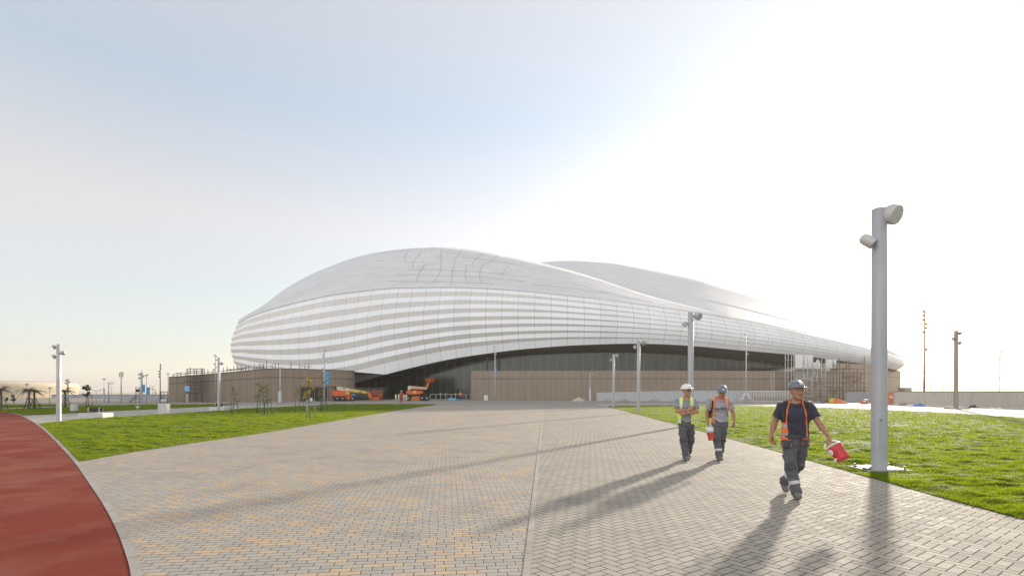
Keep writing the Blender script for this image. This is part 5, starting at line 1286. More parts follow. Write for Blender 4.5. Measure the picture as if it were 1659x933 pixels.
class Field:
    def __init__(s, lo, hi, h):
        s.h = h; s.lo = np.array(lo, float); n = np.ceil((np.array(hi)-s.lo)/h).astype(int)+1
        s.ax = [s.lo[i]+h*np.arange(n[i]) for i in range(3)]; s.f = np.full(n, 1.0, np.float32)
    def _box(s, lo, hi):
        sl = tuple(slice(max(0, int((lo[i]-s.lo[i])/s.h)), max(0, min(s.f.shape[i], int((hi[i]-s.lo[i])/s.h)+2))) for i in range(3))
        X, Y, Z = np.meshgrid(*[s.ax[i][sl[i]] for i in range(3)], indexing='ij', sparse=False); return sl, X, Y, Z
    def _blend(s, sl, d, k, op):
        a = s.f[sl]
        if a.size == 0: return
        if op == 'add':
            if k > 0: t = np.clip(.5+.5*(a-d)/k, 0, 1); r = a*(1-t)+d*t-k*t*(1-t)
            else: r = np.minimum(a, d)
        else:
            if k > 0: t = np.clip(.5-.5*(a+d)/k, 0, 1); r = a*(1-t)-d*t+k*t*(1-t)
            else: r = np.maximum(a, -d)
        s.f[sl] = r
    def cone(s, a, b, ra, rb, k=.03, op='add', flat=(1, 1), clip=None):
        """tapered limb a->b; flat=(x scale, y scale) of the section; clip=[(point, normal)] keeps the side the normal points away from"""
        a = np.array(a, float); b = np.array(b, float); m = max(ra, rb)*max(1, 1/min(flat))+k+.04
        sl, X, Y, Z = s._box(np.minimum(a, b)-m, np.maximum(a, b)+m)
        ab = b-a; L2 = ab@ab+1e-12; t = np.clip(((X-a[0])*ab[0]+(Y-a[1])*ab[1]+(Z-a[2])*ab[2])/L2, 0, 1)
        dx, dy, dz = X-a[0]-ab[0]*t, Y-a[1]-ab[1]*t, Z-a[2]-ab[2]*t
        d = np.sqrt((dx*flat[0])**2+(dy*flat[1])**2+dz**2)-(ra+(rb-ra)*t)
        for p, n in (clip or []):
            n = np.array(n, float)/np.linalg.norm(n); d = np.maximum(d, (X-p[0])*n[0]+(Y-p[1])*n[1]+(Z-p[2])*n[2])
        s._blend(sl, d, k, op)
    def ell(s, c, r, k=.03, op='add', rot=None, clip=None):
        c = np.array(c, float); r = np.array(r, float); m = r.max()+k+.04
        sl, X, Y, Z = s._box(c-m, c+m); q = np.stack([X-c[0], Y-c[1], Z-c[2]], -1)
        if rot is not None: q = q @ np.array(rot)
        k0 = np.linalg.norm(q/r, axis=-1); k1 = np.linalg.norm(q/(r*r), axis=-1)+1e-9; d = k0*(k0-1)/k1
        for p, n in (clip or []):
            n = np.array(n, float)/np.linalg.norm(n); d = np.maximum(d, (X-p[0])*n[0]+(Y-p[1])*n[1]+(Z-p[2])*n[2])
        s._blend(sl, d, k, op)
    def wrinkle(s, amp, fr, seed=0, zmin=-9, zmax=9):
        X, Y, Z = np.meshgrid(*s.ax, indexing='ij')
        w = np.sin(fr*(Z*1.3+.5*X)+seed+2*np.sin(9*X+seed))*np.sin(fr*.6*(X+.7*Y)+1.7*seed+1.5*np.sin(11*Z))
        w += .5*np.sin(fr*1.9*Z+7*X+seed)*np.sin(fr*1.1*Y+3*Z)
        near = np.exp(-(s.f/.03)**2)*((Z > zmin) & (Z < zmax)); s.f += (amp*w*near).astype(np.float32)
    def plane_cut(s, p, n):
        X, Y, Z = np.meshgrid(*s.ax, indexing='ij', sparse=True); n = np.array(n, float)/np.linalg.norm(n)
        s.f = np.maximum(s.f, ((X-p[0])*n[0]+(Y-p[1])*n[1]+(Z-p[2])*n[2]).astype(np.float32))
    def mesh(s, name, mats, par, pick=None):
        v, q = surface_nets(s.f, s.lo, s.h)
        me = bpy.data.meshes.new(name); me.from_pydata(v.tolist(), [], q.tolist())
        for m in (mats if isinstance(mats, (list, tuple)) else [mats]): me.materials.append(m)
        if pick is not None:
            c = v[q].mean(1); me.polygons.foreach_set('material_index', pick(c[:, 0], c[:, 1], c[:, 2]).astype(np.int32))
        me.polygons.foreach_set('use_smooth', np.ones(len(q), bool)); me.update()
        o = bpy.data.objects.new(name, me); COL.objects.link(o); o.parent = par; return o
def skinmat(name, col):
    t = NT(name); n = t.noise(t.obj(), 9, 4, .6); f = t.noise(t.obj(), 90, 3, .6)
    t.base(t.mix(t.mapr(n, .35, .7, 0, .4), col, (col[0]*1.05, col[1]*.72, col[2]*.66, 1))); t.rough(t.mapr(f, .3, .7, .42, .6))
    t.bsdf.inputs['Subsurface Weight'].default_value = .12; t.bsdf.inputs['Subsurface Radius'].default_value = (.02, .008, .004); t.bsdf.inputs['Subsurface Scale'].default_value = .5
    return t.mat
def cloth(name, col, var=.18, weave=420, rough=.85):
    t = NT(name); n = t.noise(t.obj(), 7, 5, .65); w = t.noise(t.obj(), weave, 2, .5)
    c = t.ramp(n, [(.3, tuple(q*(1-var) for q in col[:3])+(1,)), (.7, tuple(min(1, q*(1+var)) for q in col[:3])+(1,))])
    t.base(c); t.rough(rough); t.bsdf.inputs['Sheen Weight'].default_value = .15
    t.bump(t.math('ADD', t.math('MULTIPLY', t.noise(t.obj(), 22, 4, .6), 1.0), t.math('MULTIPLY', w, .2)), .35, .012); return t.mat
M_skin = skinmat('tanned_skin', (.36, .185, .115, 1)); M_skin2 = skinmat('fair_skin', (.40, .21, .135, 1))
M_hair = mat('dark_hair', (.03, .022, .016, 1), .7, var=.3); M_lip = mat('lips', (.24, .09, .07, 1), .5); M_eye = mat('eye_dark', (.03, .02, .018, 1), .3); M_eyew = mat('eye_white', (.5, .47, .43, 1), .3)
M_navy = cloth('navy_cotton', (.032, .032, .052, 1)); M_grey1 = cloth('grey_cotton', (.30, .30, .335, 1)); M_grey2 = cloth('grey_marl', (.24, .245, .27, 1))
M_trs = cloth('charcoal_work_cloth', (.092, .092, .10, 1), .2); M_trs2 = cloth('dark_patch', (.060, .060, .066, 1)); M_tape = mat('reflective_tape', (.60, .60, .60, 1), .35, .1, var=.05)
M_hio = cloth('orange_hi_vis', (.85, .16, .035, 1), .08); M_hiy = cloth('yellow_hi_vis', (.62, .86, .06, 1), .08); M_vblk = cloth('black_mesh', (.018, .018, .02, 1), .2); M_otrim = mat('orange_trim', (.80, .14, .04, 1), .6, var=.08)
M_tapeg = mat('grey_tape', (.36, .35, .34, 1), .4, .1); M_tapeb = mat('tan_tape', (.45, .37, .32, 1), .5)
M_hatg = mat('grey_helmet', (.145, .165, .20, 1), .28, var=.05); M_hatw = mat('white_helmet', (.74, .74, .73, 1), .28, var=.04); M_shoe = mat('dusty_boot', (.16, .145, .125, 1), .8, var=.25, scale=12); M_sole = mat('boot_sole', (.05, .045, .04, 1), .8)
M_gls = mat('sunglasses', (.012, .012, .012, 1), .1); M_belt = cloth('tool_belt', (.05, .05, .055, 1))
def rotm(yaw=0, pitch=0, roll=0):
    return np.array(Matrix.Rotation(yaw, 3, 'Z') @ Matrix.Rotation(pitch, 3, 'X') @ Matrix.Rotation(roll, 3, 'Y'))
V3 = lambda *a: np.array(a, float)
HS = 1.09                              # head size
def hand(f, wrist, d, palm_n, k=.006, curl=.8, s=1.0, thumb=1, grip=None):
    """wrist point, hand direction d, palm normal palm_n; thumb side sign. five fingers, each a bent chain"""
    d = d/np.linalg.norm(d); n = palm_n-d*(palm_n@d); n = n/np.linalg.norm(n); sd_ = np.cross(d, n)*thumb
    w = np.array(wrist)
    pc = w+d*.05*s
    for t in (-.022, -.007, .008, .022):
        f.cone(w+d*.006*s+sd_*t*.75*s, w+d*.088*s+sd_*t*s*1.05, .0165*s, .0135*s, .012)
    L = [(.030, .036, .024), (.034, .040, .026), (.032, .037, .025), (.024, .028, .020)]
    for i, (o_, l) in enumerate(zip((.030, .010, -.010, -.029), L)):
        b = w+d*.085*s+sd_*o_*s; ang = 0; p = b
        for j, (ll, r0, r1) in enumerate(zip(l, (.0100, .0092, .0084), (.0092, .0084, .0072))):
            ang += curl*(.75 if j == 0 else 1.0)*(1+.06*i); q = p+(d*math.cos(ang)+n*math.sin(ang))*ll*s*1.12
            f.cone(p, q, r0*s, r1*s, .004); p = q
    b = w+d*.028*s+sd_*.030*s; t1 = b+(d*.7+sd_*.6+n*.35)/1.0*.036*s; t2 = t1+(d*.8+sd_*.05+n*.55*max(.3, curl))*.032*s; t3 = t2+(d*.75-sd_*.15+n*.6*max(.3, curl))*.025*s
    f.cone(b-d*.012*s, t1, .0165*s, .0118*s, .010); f.cone(t1, t2, .0115*s, .0102*s, .004); f.cone(t2, t3, .0100*s, .0082*s, .004)
    return w+d*.075*s+n*.03*s
def head(f, c, Rm, s=1.0, jaw=1.0):
    """skull, jaw, nose, brow, lips, ears; c = centre, face towards local -Y"""
    T = lambda x, y, z: c+Rm @ (V3(x, y, z)*s)
    f.ell(T(0, .012, .028), V3(.076, .097, .098)*s, .01, rot=Rm)
    f.ell(T(0, -.022, -.032), V3(.064*jaw, .070, .082)*s, .03, rot=Rm)
    f.cone(T(-.034*jaw, -.030, -.080), T(0, -.062, -.098), .026*s, .024*s, .03); f.cone(T(.034*jaw, -.030, -.080), T(0, -.062, -.098), .026*s, .024*s, .03)
    f.cone(T(-.045, -.068, .018), T(.045, -.068, .018), .016*s, .016*s, .018)          # brow
    for sx in (-1, 1):
        f.ell(T(.031*sx, -.090, -.004), V3(.019, .016, .012)*s, .010, op='sub', rot=Rm)     # eye sockets
        f.ell(T(.031*sx, -.074, -.005), V3(.0135, .012, .0115)*s, .003, rot=Rm)             # eyeballs under lids
        f.ell(T(.044*sx, -.055, -.030), V3(.022, .022, .020)*s, .02, rot=Rm)                # cheek
        f.ell(T(.077*sx, .014, -.008), V3(.010, .022, .034)*s, .006, rot=Rm)                # ears
        f.ell(T(.084*sx, .004, -.006), V3(.006, .010, .018)*s, .004, op='sub', rot=Rm)
        f.ell(T(.012*sx, -.100, -.040), V3(.010, .011, .009)*s, .006, rot=Rm)               # nostrils
    f.cone(T(0, -.084, .008), T(0, -.108, -.034), .010*s, .0135*s, .008)                 # nose
    f.ell(T(0, -.088, -.0615), V3(.025, .012, .0065)*s, .005, rot=Rm); f.ell(T(0, -.086, -.0735), V3(.021, .012, .0075)*s, .005, rot=Rm)
    f.cone(T(-.022, -.098, -.0672), T(.022, -.098, -.0672), .0035*s, .0035*s, .003, op='sub')
    return T
def boots(f, ank, toe, heel_up=0.0):
    a = np.array(ank, float); t = np.array(toe, float); d = t-a; d[2] = 0; d /= np.linalg.norm(d); 
    heel = a-d*.055+V3(0, 0, -.045)
    f.cone(a+V3(0, 0, .02), a+V3(0, 0, -.035), .056, .056, .02)
    f.cone(heel, t-d*.05+V3(0, 0, .014), .047, .046, .03, flat=(1, 1)); f.cone(t-d*.10+V3(0, 0, .02), t-d*.02+V3(0, 0, .008), .046, .043, .02)
def person(label, X, Y, J, shirt, vest, hat, skin, head_yaw=0, head_pitch=0, head_roll=0, bulk=1.0, bands=None, vest_style=None, glasses=False, trs=None, hands=None, h=.008, hm=None, extras=None, tz=0.0, rz=0.0):
    root = empty('person', (X, Y, tz), rz, label, 'person')
    lo = V3(-.62, -.62, -.03); hi = V3(.62, .62, 1.95); g = {k: np.array(v, float) for k, v in J.items()}
    # ---- body
    f = Field(lo, hi, .0075)
    b = bulk
    def torso(f, e, k=.05):
        f.cone(g['pel']+V3(0, .0, -.02), g['waist'], .128*b+e, .120*b+e, k, flat=(.84, 1.12)); f.cone(g['waist'], g['chest'], .120*b+e, .138*b+e, k, flat=(.82, 1.08))
        f.cone(g['chest'], g['chest']+V3(0, .01, .11), .138*b+e, .105*b+e, k, flat=(.74, 1.05))
        m = (g['shl']+g['shr'])/2
        f.cone(g['shl'], m+V3(0, .01, .045), .062*b+e, .075*b+e, k); f.cone(g['shr'], m+V3(0, .01, .045), .062*b+e, .075*b+e, k)
        for sx in (-1, 1): f.ell(g['chest']+V3(.075*sx*b, -.095*b, .02), V3(.085*b, .05, .07)+e*.6, .05)
    torso(f, 0)
    f.cone(g['neck']+V3(0, .015, -.05), g['head']+V3(0, .02, -.05), .062*b, .056, .03)
    for s_ in ('l', 'r'):
        f.cone(g['sh'+s_], g['el'+s_], .056*b, .043*b, .03); f.cone(g['el'+s_], g['wr'+s_], .045*b, .028, .02)
        m = g['el'+s_]*.72+g['wr'+s_]*.28; f.ell(m, V3(.047, .045, .06)*b*.95, .03)
        f.cone(g['hip'+s_], g['kn'+s_], .085*b, .058, .04); f.cone(g['kn'+s_], g['an'+s_], .056, .040, .03)
    Rm = rotm(head_yaw, head_pitch, head_roll)
    T = head(f, g['head'], Rm, HS)
    grips = {}
    for s_ in ('l', 'r'):
        hd = hands[s_]; grips[s_] = hand(f, g['wr'+s_], hd['d'], hd['n'], curl=hd.get('curl', .6), thumb=hd.get('thumb', 1))
    hc = g['head']
    def pickb(x, y, z):
        q = np.stack([x, y, z], -1)-hc; q = (q @ Rm)/HS; r = np.zeros(len(x), int)
        r[(np.abs(q[:, 2]+.0675) < .012) & (np.abs(q[:, 0]) < .024) & (q[:, 1] < -.082)] = 1
        for sx in (-1, 1): r[(np.hypot((q[:, 0]-.031*sx)*1.0, (q[:, 2]+.006)*1.9) < .0125) & (q[:, 1] < -.06)] = 2
        r[(np.abs(q[:, 2]-.019) < .0045) & (np.abs(np.abs(q[:, 0])-.033) < .020) & (q[:, 1] < -.06)] = 3
        r[(q[:, 2] > .0) & (q[:, 1] > .02) & (np.abs(q[:, 0]) < .2) & (q[:, 2] < .3)] = 3
        return r
    body = f.mesh('body', [skin, M_lip, M_eye, M_hair], root, pickb)
    # ---- trousers with knees and cuffs, boots
    f = Field(V3(-.45, -.6, -.02), V3(.45, .6, 1.12), h)
    f.cone(g['pel']+V3(0, 0, -.03), g['pel']+V3(0, 0, .085), .150*b, .142*b, .03, flat=(.86, 1.1), clip=[(g['pel']+V3(0, 0, .085), (0, 0, 1))])
    for s_ in ('l', 'r'):
        an = g['an'+s_]; kn = g['kn'+s_]; dr = (an-kn)/np.linalg.norm(an-kn)
        f.cone(g['hip'+s_], kn, .112*b, .084, .05); f.cone(kn, an+dr*.02, .083, .080, .04, clip=[(an+dr*.035, dr)])
        f.ell(kn+V3(0, -.015, 0), V3(.082, .085, .09), .03); f.ell(an-dr*.03+V3(0, .01, 0), V3(.083, .085, .045), .02, clip=[(an+dr*.035, dr)])
        side = -1 if g['hip'+s_][0] < g['pel'][0] else 1
        f.ell(g['hip'+s_]*.45+kn*.55+V3(.075*side, 0, 0), V3(.03, .07, .085), .015)        # cargo pocket
    f.wrinkle(.0085, 36, 1.3)
    def pickt(x, y, z):
        r = np.zeros(len(x), int)
        for s_ in ('l', 'r'):
            kn, an = g['kn'+s_], g['an'+s_]; ab = an-kn; p = np.stack([x, y, z], -1)-kn; t = p @ ab/(ab@ab); dd = np.linalg.norm(p-t[:, None]*ab, axis=1)
            if bands and s_ in bands: r[(np.abs(t-bands[s_]) < .065) & (dd < .115)] = 1
            r[(np.abs(t+.02) < .16) & (dd < .11) & (y < kn[1]-.03)] = 2
        return r
    tro = f.mesh('trousers', [trs or M_trs, M_tape, M_trs2], root, pickt)
    for s_ in ('l', 'r'):
        f = Field(np.minimum(g['an'+s_], g['to'+s_])-.16, np.maximum(g['an'+s_], g['to'+s_])+.16, .0075)
        boots(f, g['an'+s_], g['to'+s_]); 
        az, tz_ = g['an'+s_][2], g['to'+s_][2]
        if abs(az-.095-(tz_-.045)) < .03: f.plane_cut((0, 0, .004), (0, 0, -1))
        f.mesh('boot', [M_shoe, M_sole], root, lambda x, y, z: ((z < .028)).astype(int))
    # ---- shirt with short sleeves
    f = Field(V3(-.5, -.4, .7), V3(.5, .4, 1.65), h); torso(f, .014)
    hem = g['pel'][2]+.02
    f.cone(g['pel']+V3(0, 0, .02), g['waist'], .150*b, .138*b, .05, flat=(.84, 1.1))
    for s_ in ('l', 'r'):
        d = g['el'+s_]-g['sh'+s_]; d /= np.linalg.norm(d); L = np.linalg.norm(g['el'+s_]-g['sh'+s_]); e_ = g['sh'+s_]+d*L*.66
        f.cone(g['sh'+s_], e_, .080*b, .078*b, .035, clip=[(e_, d)])
    f.plane_cut((0, 0, hem), (0, 0, -1))
    f.ell(g['neck']+V3(0, -.055, .035), V3(.085, .075, .055), .01, op='sub')
    f.wrinkle(.0085, 28, 2.1 if vest_style else .4)
    shs = f.f.copy()
    sh = f.mesh('shirt', shirt, root)
    # ---- vest: a thicker skin of the torso, open down the front
    if vest_style:
        f = Field(V3(-.5, -.4, .7), V3(.5, .4, 1.65), h); torso(f, .028)
        f.cone(g['pel']+V3(0, 0, .02), g['waist'], .166*b, .152*b, .05, flat=(.84, 1.1))
        X, Yg, Z = np.meshgrid(*f.ax, indexing='ij'); cx_ = np.interp(Z, [g['pel'][2], g['chest'][2], g['neck'][2]], [g['pel'][0], g['chest'][0], g['neck'][0]])
        nk = g['neck'][2]; o = vest_style['open']      # half opening: [(z, left, right)]
        zl = [q[0] for q in o]; op_l = np.interp(Z, zl, [q[1] for q in o]); op_r = np.interp(Z, zl, [q[2] for q in o])
        front = Yg < g['chest'][1]+.03
        cut = np.where(front, np.minimum(X-cx_+op_l, cx_+op_r-X), -1.0)            # >0 inside the opening
        f.f = np.maximum(f.f, cut.astype(np.float32))
        f.f = np.maximum(f.f, (vest_style['hem']-Z).astype(np.float32))
        for s_ in ('l', 'r'):
            sg = -1 if s_ == 'l' else 1
            f.f = np.maximum(f.f, (sg*(X-g['sh'+s_][0])+vest_style.get('arm', .02)).astype(np.float32)*np.where(Z > g['chest'][2]-.06, 1, -1).astype(np.float32)-np.where(Z > g['chest'][2]-.06, 0, 1).astype(np.float32)*.5)
        f.ell(g['neck']+V3(0, -.03, .04), V3(.088, .10, .06), .008, op='sub'); f.cone(g['neck']+V3(0, 0, -.02), g['neck']+V3(0, .02, .2), .078, .078, .005, op='sub')
        f.wrinkle(.004, 34, 3.3)
        def pickv(x, y, z):
            cxx = np.interp(z, [g['pel'][2], g['chest'][2], g['neck'][2]], [g['pel'][0], g['chest'][0], g['neck'][0]])
            return vest_style['pick'](x-cxx, y, z, np.interp(z, zl, [q[1] for q in o]), np.interp(z, zl, [q[2] for q in o]))
        f.mesh('vest', vest_style['mats'], root, pickv)
    # ---- helmet: shell, brim, ridge, emblem
    f = Field(g['head']-.22, g['head']+.25, .006); hp = lambda x, y, z: g['head']+Rm @ (V3(x, y, z)*HS)
    f.ell(hp(0, .012, .050), V3(.108, .128, .108)*HS, .01, rot=Rm, clip=[(hp(0, 0, .038), Rm @ V3(0, -.10, -1))])
    f.ell(hp(0, -.085, .048), V3(.092, .082, .010)*HS, .012, rot=Rm, clip=[(hp(0, -.02, .05), Rm @ V3(0, 1, 0))])
    f.ell(hp(0, .010, .044), V3(.116, .136, .008)*HS, .008, rot=Rm)
    f.cone(hp(0, -.085, .115), hp(0, .10, .115), .018, .016, .02)
    f.ell(hp(0, .0, .0), V3(.097, .108, .062)*HS, .004, op='sub', rot=Rm)
    hel = f.mesh('helmet', hat, root)
    mb = MB(); M3 = Matrix(Rm.tolist()) @ Matrix.Rotation(R(62), 3, 'X'); c = hp(0, -.115, .098)
    mb.lathe(tuple(c), [(.001, -.012), (.023, -.012), (.023, .006), (.019, .008), (.001, .008)], 18, 0, M3); em = mb.build('emblem', M_wht if hat is M_hatg else M_tape, hel)
    mb = MB(); mb.lathe(tuple(np.array(c)+np.array(M3 @ Vector((0, 0, .0082)))), [(.006, 0), (.012, 0), (.012, .001), (.006, .001)], 12, 0, M3); mb.build('emblem_ring', hat, em)
    # strap / band under the rim
    if glasses:
        f = Field(g['head']-.18, g['head']+.18, .005)
        for sx in (-1, 1):
            f.ell(hp(.033*sx, -.088, -.004), V3(.031, .010, .017)*HS, .004, rot=Rm); f.cone(hp(.062*sx, -.075, .002), hp(.080*sx, .01, .004), .005, .004, .004)
        f.cone(hp(-.01, -.098, .002), hp(.01, -.098, .002), .004, .004, .004); f.mesh('sunglasses', M_gls, root)
    return root, g, grips, sh, hp, Rm
def cooler(label, loc, axis, r, L, body_m, handle_pt, label_dir=(-.7, -.7, 0), lid_h=.22):
    """round drinks cooler: axis points up through the lid; built about its centre"""
    e = empty('water_cooler', loc, 0, label, 'water cooler', 'round drinks coolers carried by the workers'); M3 = rotto(axis); ld_ = M3.transposed() @ Vector(label_dir); yawn = math.atan2(ld_.x, -ld_.y)
    mb = MB(); mb.lathe((0, 0, 0), [(r*.80, -L*.5), (r*.84, -L*.49), (r*.86, -L*.40), (r*.86, -L*.1), (r*.90, -L*.08), (r*1.0, L*.28), (r*1.0, L*.34)], 28, 0, M3); bd = mb.build('body', body_m, e)
    mb = MB(); mb.lathe(tuple(M3 @ Vector((0, 0, L*.33))), [(r*1.03, 0), (r*1.05, L*lid_h*.45), (r*.98, L*lid_h*.8), (r*.55, L*lid_h), (.001, L*lid_h)], 28, 0, M3); ld = mb.build('lid', M_wht, e)
    hp_ = Vector(handle_pt)-Vector(loc); ax = M3 @ Vector((0, 0, 1)); top = ax*(L*.33+L*lid_h*.5); side = ax.cross(Vector((0, 1, .2))).normalized()
    pts = []
    for t in np.linspace(0, 1, 13):
        a = math.pi*t; pts.append(top+side*r*.98*math.cos(a)+(hp_-top)*math.sin(a)**.8)
    mb = MB(); mb.tube(pts, .011, 8); mb.build('handle', M_wht, e)
    # spigot and a pale oval label
    M4 = M3 @ Matrix.Rotation(yawn, 3, 'Z'); f_ = M4 @ Vector((0, -1, 0)); up = ax
    mb = MB(); mb.tube([f_*r*.78-up*L*.36, f_*r*1.15-up*L*.36, f_*r*1.2-up*L*.44], .014, 8); mb.build('spigot', M_wht, e)
    rows_ = []
    for i in range(5):
        row = []
        for j in range(24):
            a = 2*math.pi*j/24; q = (i+.01)/4; th = yawn+q*.42*math.cos(a); zz = q*L*.17*math.sin(a)+L*.10; rad = r*.90+(r*.10)*max(0, min(1, (zz/L+.08)/.36))+.004
            row.append(tuple(M3 @ Vector((rad*math.sin(th), -rad*math.cos(th), zz))))
        rows_.append(row)
    mb = MB(); mb.grid(rows_, 0, True, closed=True); mb.build('oval_label', M_wht, bd)
    return e
# -- front man: navy shirt, grey helmet, mid-stride, red cooler swinging forward in his left hand
X1, Y1 = gx(1289, 8.42), 8.42
J1 = dict(pel=(-.01, .04, .90), waist=(-.005, .03, 1.06), chest=(0, .015, 1.27), neck=(.0, .02, 1.475), head=(.012, -.005, 1.655),
          shl=(-.192, .02, 1.40), shr=(.192, .02, 1.40), ell=(-.295, .07, 1.155), elr=(.315, -.02, 1.165), wrl=(-.345, .02, .945), wrr=(.43, -.16, .975),
          hipl=(-.085, .02, .87), hipr=(.095, .06, .87), knl=(-.075, -.10, .475), knr=(.045, .17, .475), anl=(.0, -.155, .094), anr=(-.135, .40, .165), tol=(.025, -.335, .050), tor=(-.12, .245, .05))
def vest_pick_orange(x, y, z, ol, orr):
    r = np.zeros(len(x), int)                                     # 0 black mesh
    left = x < 0; edge = np.where(left, -ol-x, x-orr)
    r[(edge < .018) & (y < .06)] = 1                              # orange piping down both edges
    r[(z < 1.165) & (x < 0)] = 1; lo_f = (z < 1.165) & ((x < 0) | (edge < .022)); r[lo_f] = 1
    r[lo_f & (np.abs(z-1.115) < .024)] = 2; r[lo_f & (np.abs(z-.975) < .026)] = 2
    return r
p1, g1, gr1, sh1, hp1, Rm1 = person('man in navy shirt, grey helmet and open orange edged vest striding nearest the camera', X1, Y1, J1, M_navy, True, M_hatg, M_skin, rz=-.42, head_yaw=.52, head_pitch=-.06, bulk=.97,
    bands=dict(l=.60, r=.62), hands=dict(l=dict(d=V3(-.06, -.12, -1), n=V3(.7, -.5, 0), curl=.75, thumb=-1), r=dict(d=V3(.28, -.35, -.9), n=V3(-.75, .35, -.3), curl=1.0, thumb=-1)),
    vest_style=dict(open=[(.80, .095, .155), (1.0, .10, .15), (1.2, .125, .135), (1.36, .115, .115), (1.46, .085, .085)], hem=.885, arm=.015, pick=vest_pick_orange, mats=[M_vblk, M_hio, M_tapeg]))
# tool belt with pouches
tb = empty('tool_belt', (X1, Y1, 0), -.42, 'black tool belt with orange stitched pouches on the front man\'s hips', 'tool belt')
f = Field(V3(-.3, -.3, .70), V3(.3, .34, 1.02), .007); f.cone((-.01, .04, .925), (-.01, .04, .965), .166, .166, .01, flat=(.86, 1.06), clip=[((0, 0, .972), (0, 0, 1)), ((0, 0, .922), (0, 0, -1))]); f.mesh('belt', M_belt, tb)
for nm, c, r in (('pouch', (-.135, -.115, .845), (.085, .055, .085)), ('pouch', (.125, -.10, .87), (.055, .05, .075))):
    f = Field(V3(*c)-.16, V3(*c)+.16, .007); f.ell(c, r, .01); f.ell((c[0], c[1]-.03, c[2]-.03), (r[0]*.8, r[1]*.8, r[2]*.6), .012); f.plane_cut((0, 0, c[2]+r[2]*.72), (0, 0, 1))
    po = f.mesh(nm, M_belt, tb); mb = MB(); n_ = 20
    pts = [(c[0]+r[0]*.78*math.sin(a), c[1]-r[1]*.80-.008*math.cos(a), c[2]-.012-r[2]*.62*math.cos(a)*1.0) for a in np.linspace(-1.9, 1.9, n_)]
    mb.tube(pts, .0055, 6); mb.build('piping', M_otrim, po)
    mb = MB(); mb.tube([(c[0]-r[0]*.8, c[1]-r[1]*.62, c[2]+r[2]*.66), (c[0], c[1]-r[1]*.88, c[2]+r[2]*.68), (c[0]+r[0]*.8, c[1]-r[1]*.62, c[2]+r[2]*.66)], .0055, 6); mb.build('piping', M_otrim, po)
mb = MB(); mb.box((.012, -.128, .655), (.02, .006, .014)); o = mb.build('cloth_tag', M_otrim, None); o.parent = p1; o.location = (-.085, -.03, -.17)
hx = Matrix.Rotation(-.42, 3, 'Z') @ Vector(gr1['r'])
ax1 = Vector((-.33, .56, .76)).normalized(); c1 = Vector((X1, Y1, 0))+Vector(hx)-ax1*.185+Vector((.012, -.01, .0))
cooler('bigger red round cooler with white lid swinging from the front man\'s left hand', c1, ax1, .112, .265, M_red, (X1+hx[0], Y1+hx[1], hx[2]), label_dir=(-1, .10, .1), lid_h=.10)
# -- middle man: light grey printed shirt, grey helmet, orange vest, cooler in his right hand
X2, Y2 = gx(1166, 12.95), 12.95
J2 = dict(pel=(.01, .02, .90), waist=(.01, .03, 1.06), chest=(.0, .02, 1.27), neck=(.0, .0, 1.465), head=(.045, -.045, 1.635),
          shl=(-.20, .02, 1.40), shr=(.205, .02, 1.40), ell=(-.285, .08, 1.13), elr=(.305, .05, 1.14), wrl=(-.275, -.02, .90), wrr=(.325, -.05, .92),
          hipl=(-.08, .0, .87), hipr=(.09, .04, .87), knl=(-.065, -.10, .48), knr=(.055, .10, .475), anl=(-.02, -.16, .10), anr=(.03, .34, .155), tol=(.02, -.345, .055), tor=(.045, .19, .05))
def vest_pick2(x, y, z, ol, orr):
    r = np.zeros(len(x), int); r[(np.abs(z-1.02) < .028)] = 1; r[(np.abs(z-1.14) < .028)] = 1; r[(np.abs(np.abs(x)-.155) < .02) & (z > 1.16)] = 1; return r
p2, g2, gr2, sh2, hp2, Rm2 = person('man in grey printed shirt and orange vest with his helmeted head bowed, in the middle', X2, Y2, J2, M_grey1, True, M_hatg, M_skin, rz=-.32, head_yaw=.22, head_pitch=.34, bulk=.94,
    bands=dict(l=.58), hands=dict(l=dict(d=V3(.02, -.15, -1), n=V3(.8, -.4, 0), curl=.95, thumb=-1), r=dict(d=V3(.0, -.15, -1), n=V3(-.8, -.3, 0), curl=.9, thumb=1)),
    vest_style=dict(open=[(.80, .13, .26), (1.0, .125, .22), (1.2, .105, .155), (1.36, .10, .115), (1.46, .08, .085)], hem=.885, arm=.01, pick=vest_pick2, mats=[M_hio, M_tapeb]))
hx = Matrix.Rotation(-.32, 3, 'Z') @ Vector(gr2['l']); c2 = Vector((X2, Y2, 0))+Vector(hx)+Vector((.03, -.06, -.235))
M_redo = mat('red_orange_plastic', (.52, .07, .03, 1), .4, var=.06)
cooler('smaller white lidded red cooler held low by the middle man\'s right hand', c2, Vector((-.10, .22, 1)).normalized(), .092, .225, M_redo, (X2+hx[0], Y2+hx[1], hx[2]), label_dir=(.5, .9, 0), lid_h=.62)
bp = empty('backpack', (X2, Y2, 0), -.32, 'dark backpack hanging from the middle man\'s right shoulder', 'backpack')
f = Field(V3(-.36, -.1, .9), V3(.2, .42, 1.55), .009); f.ell((-.09, .22, 1.19), (.17, .11, .24), .02); f.mesh('bag', M_vblk, bp)
mb = MB(); mb.tube([(-.165, .15, 1.42), (-.165, .03, 1.475), (-.165, -.09, 1.41), (-.17, -.145, 1.28), (-.20, -.11, 1.12), (-.22, .08, 1.02)], .020, 8); mb.build('strap', M_vblk, bp)
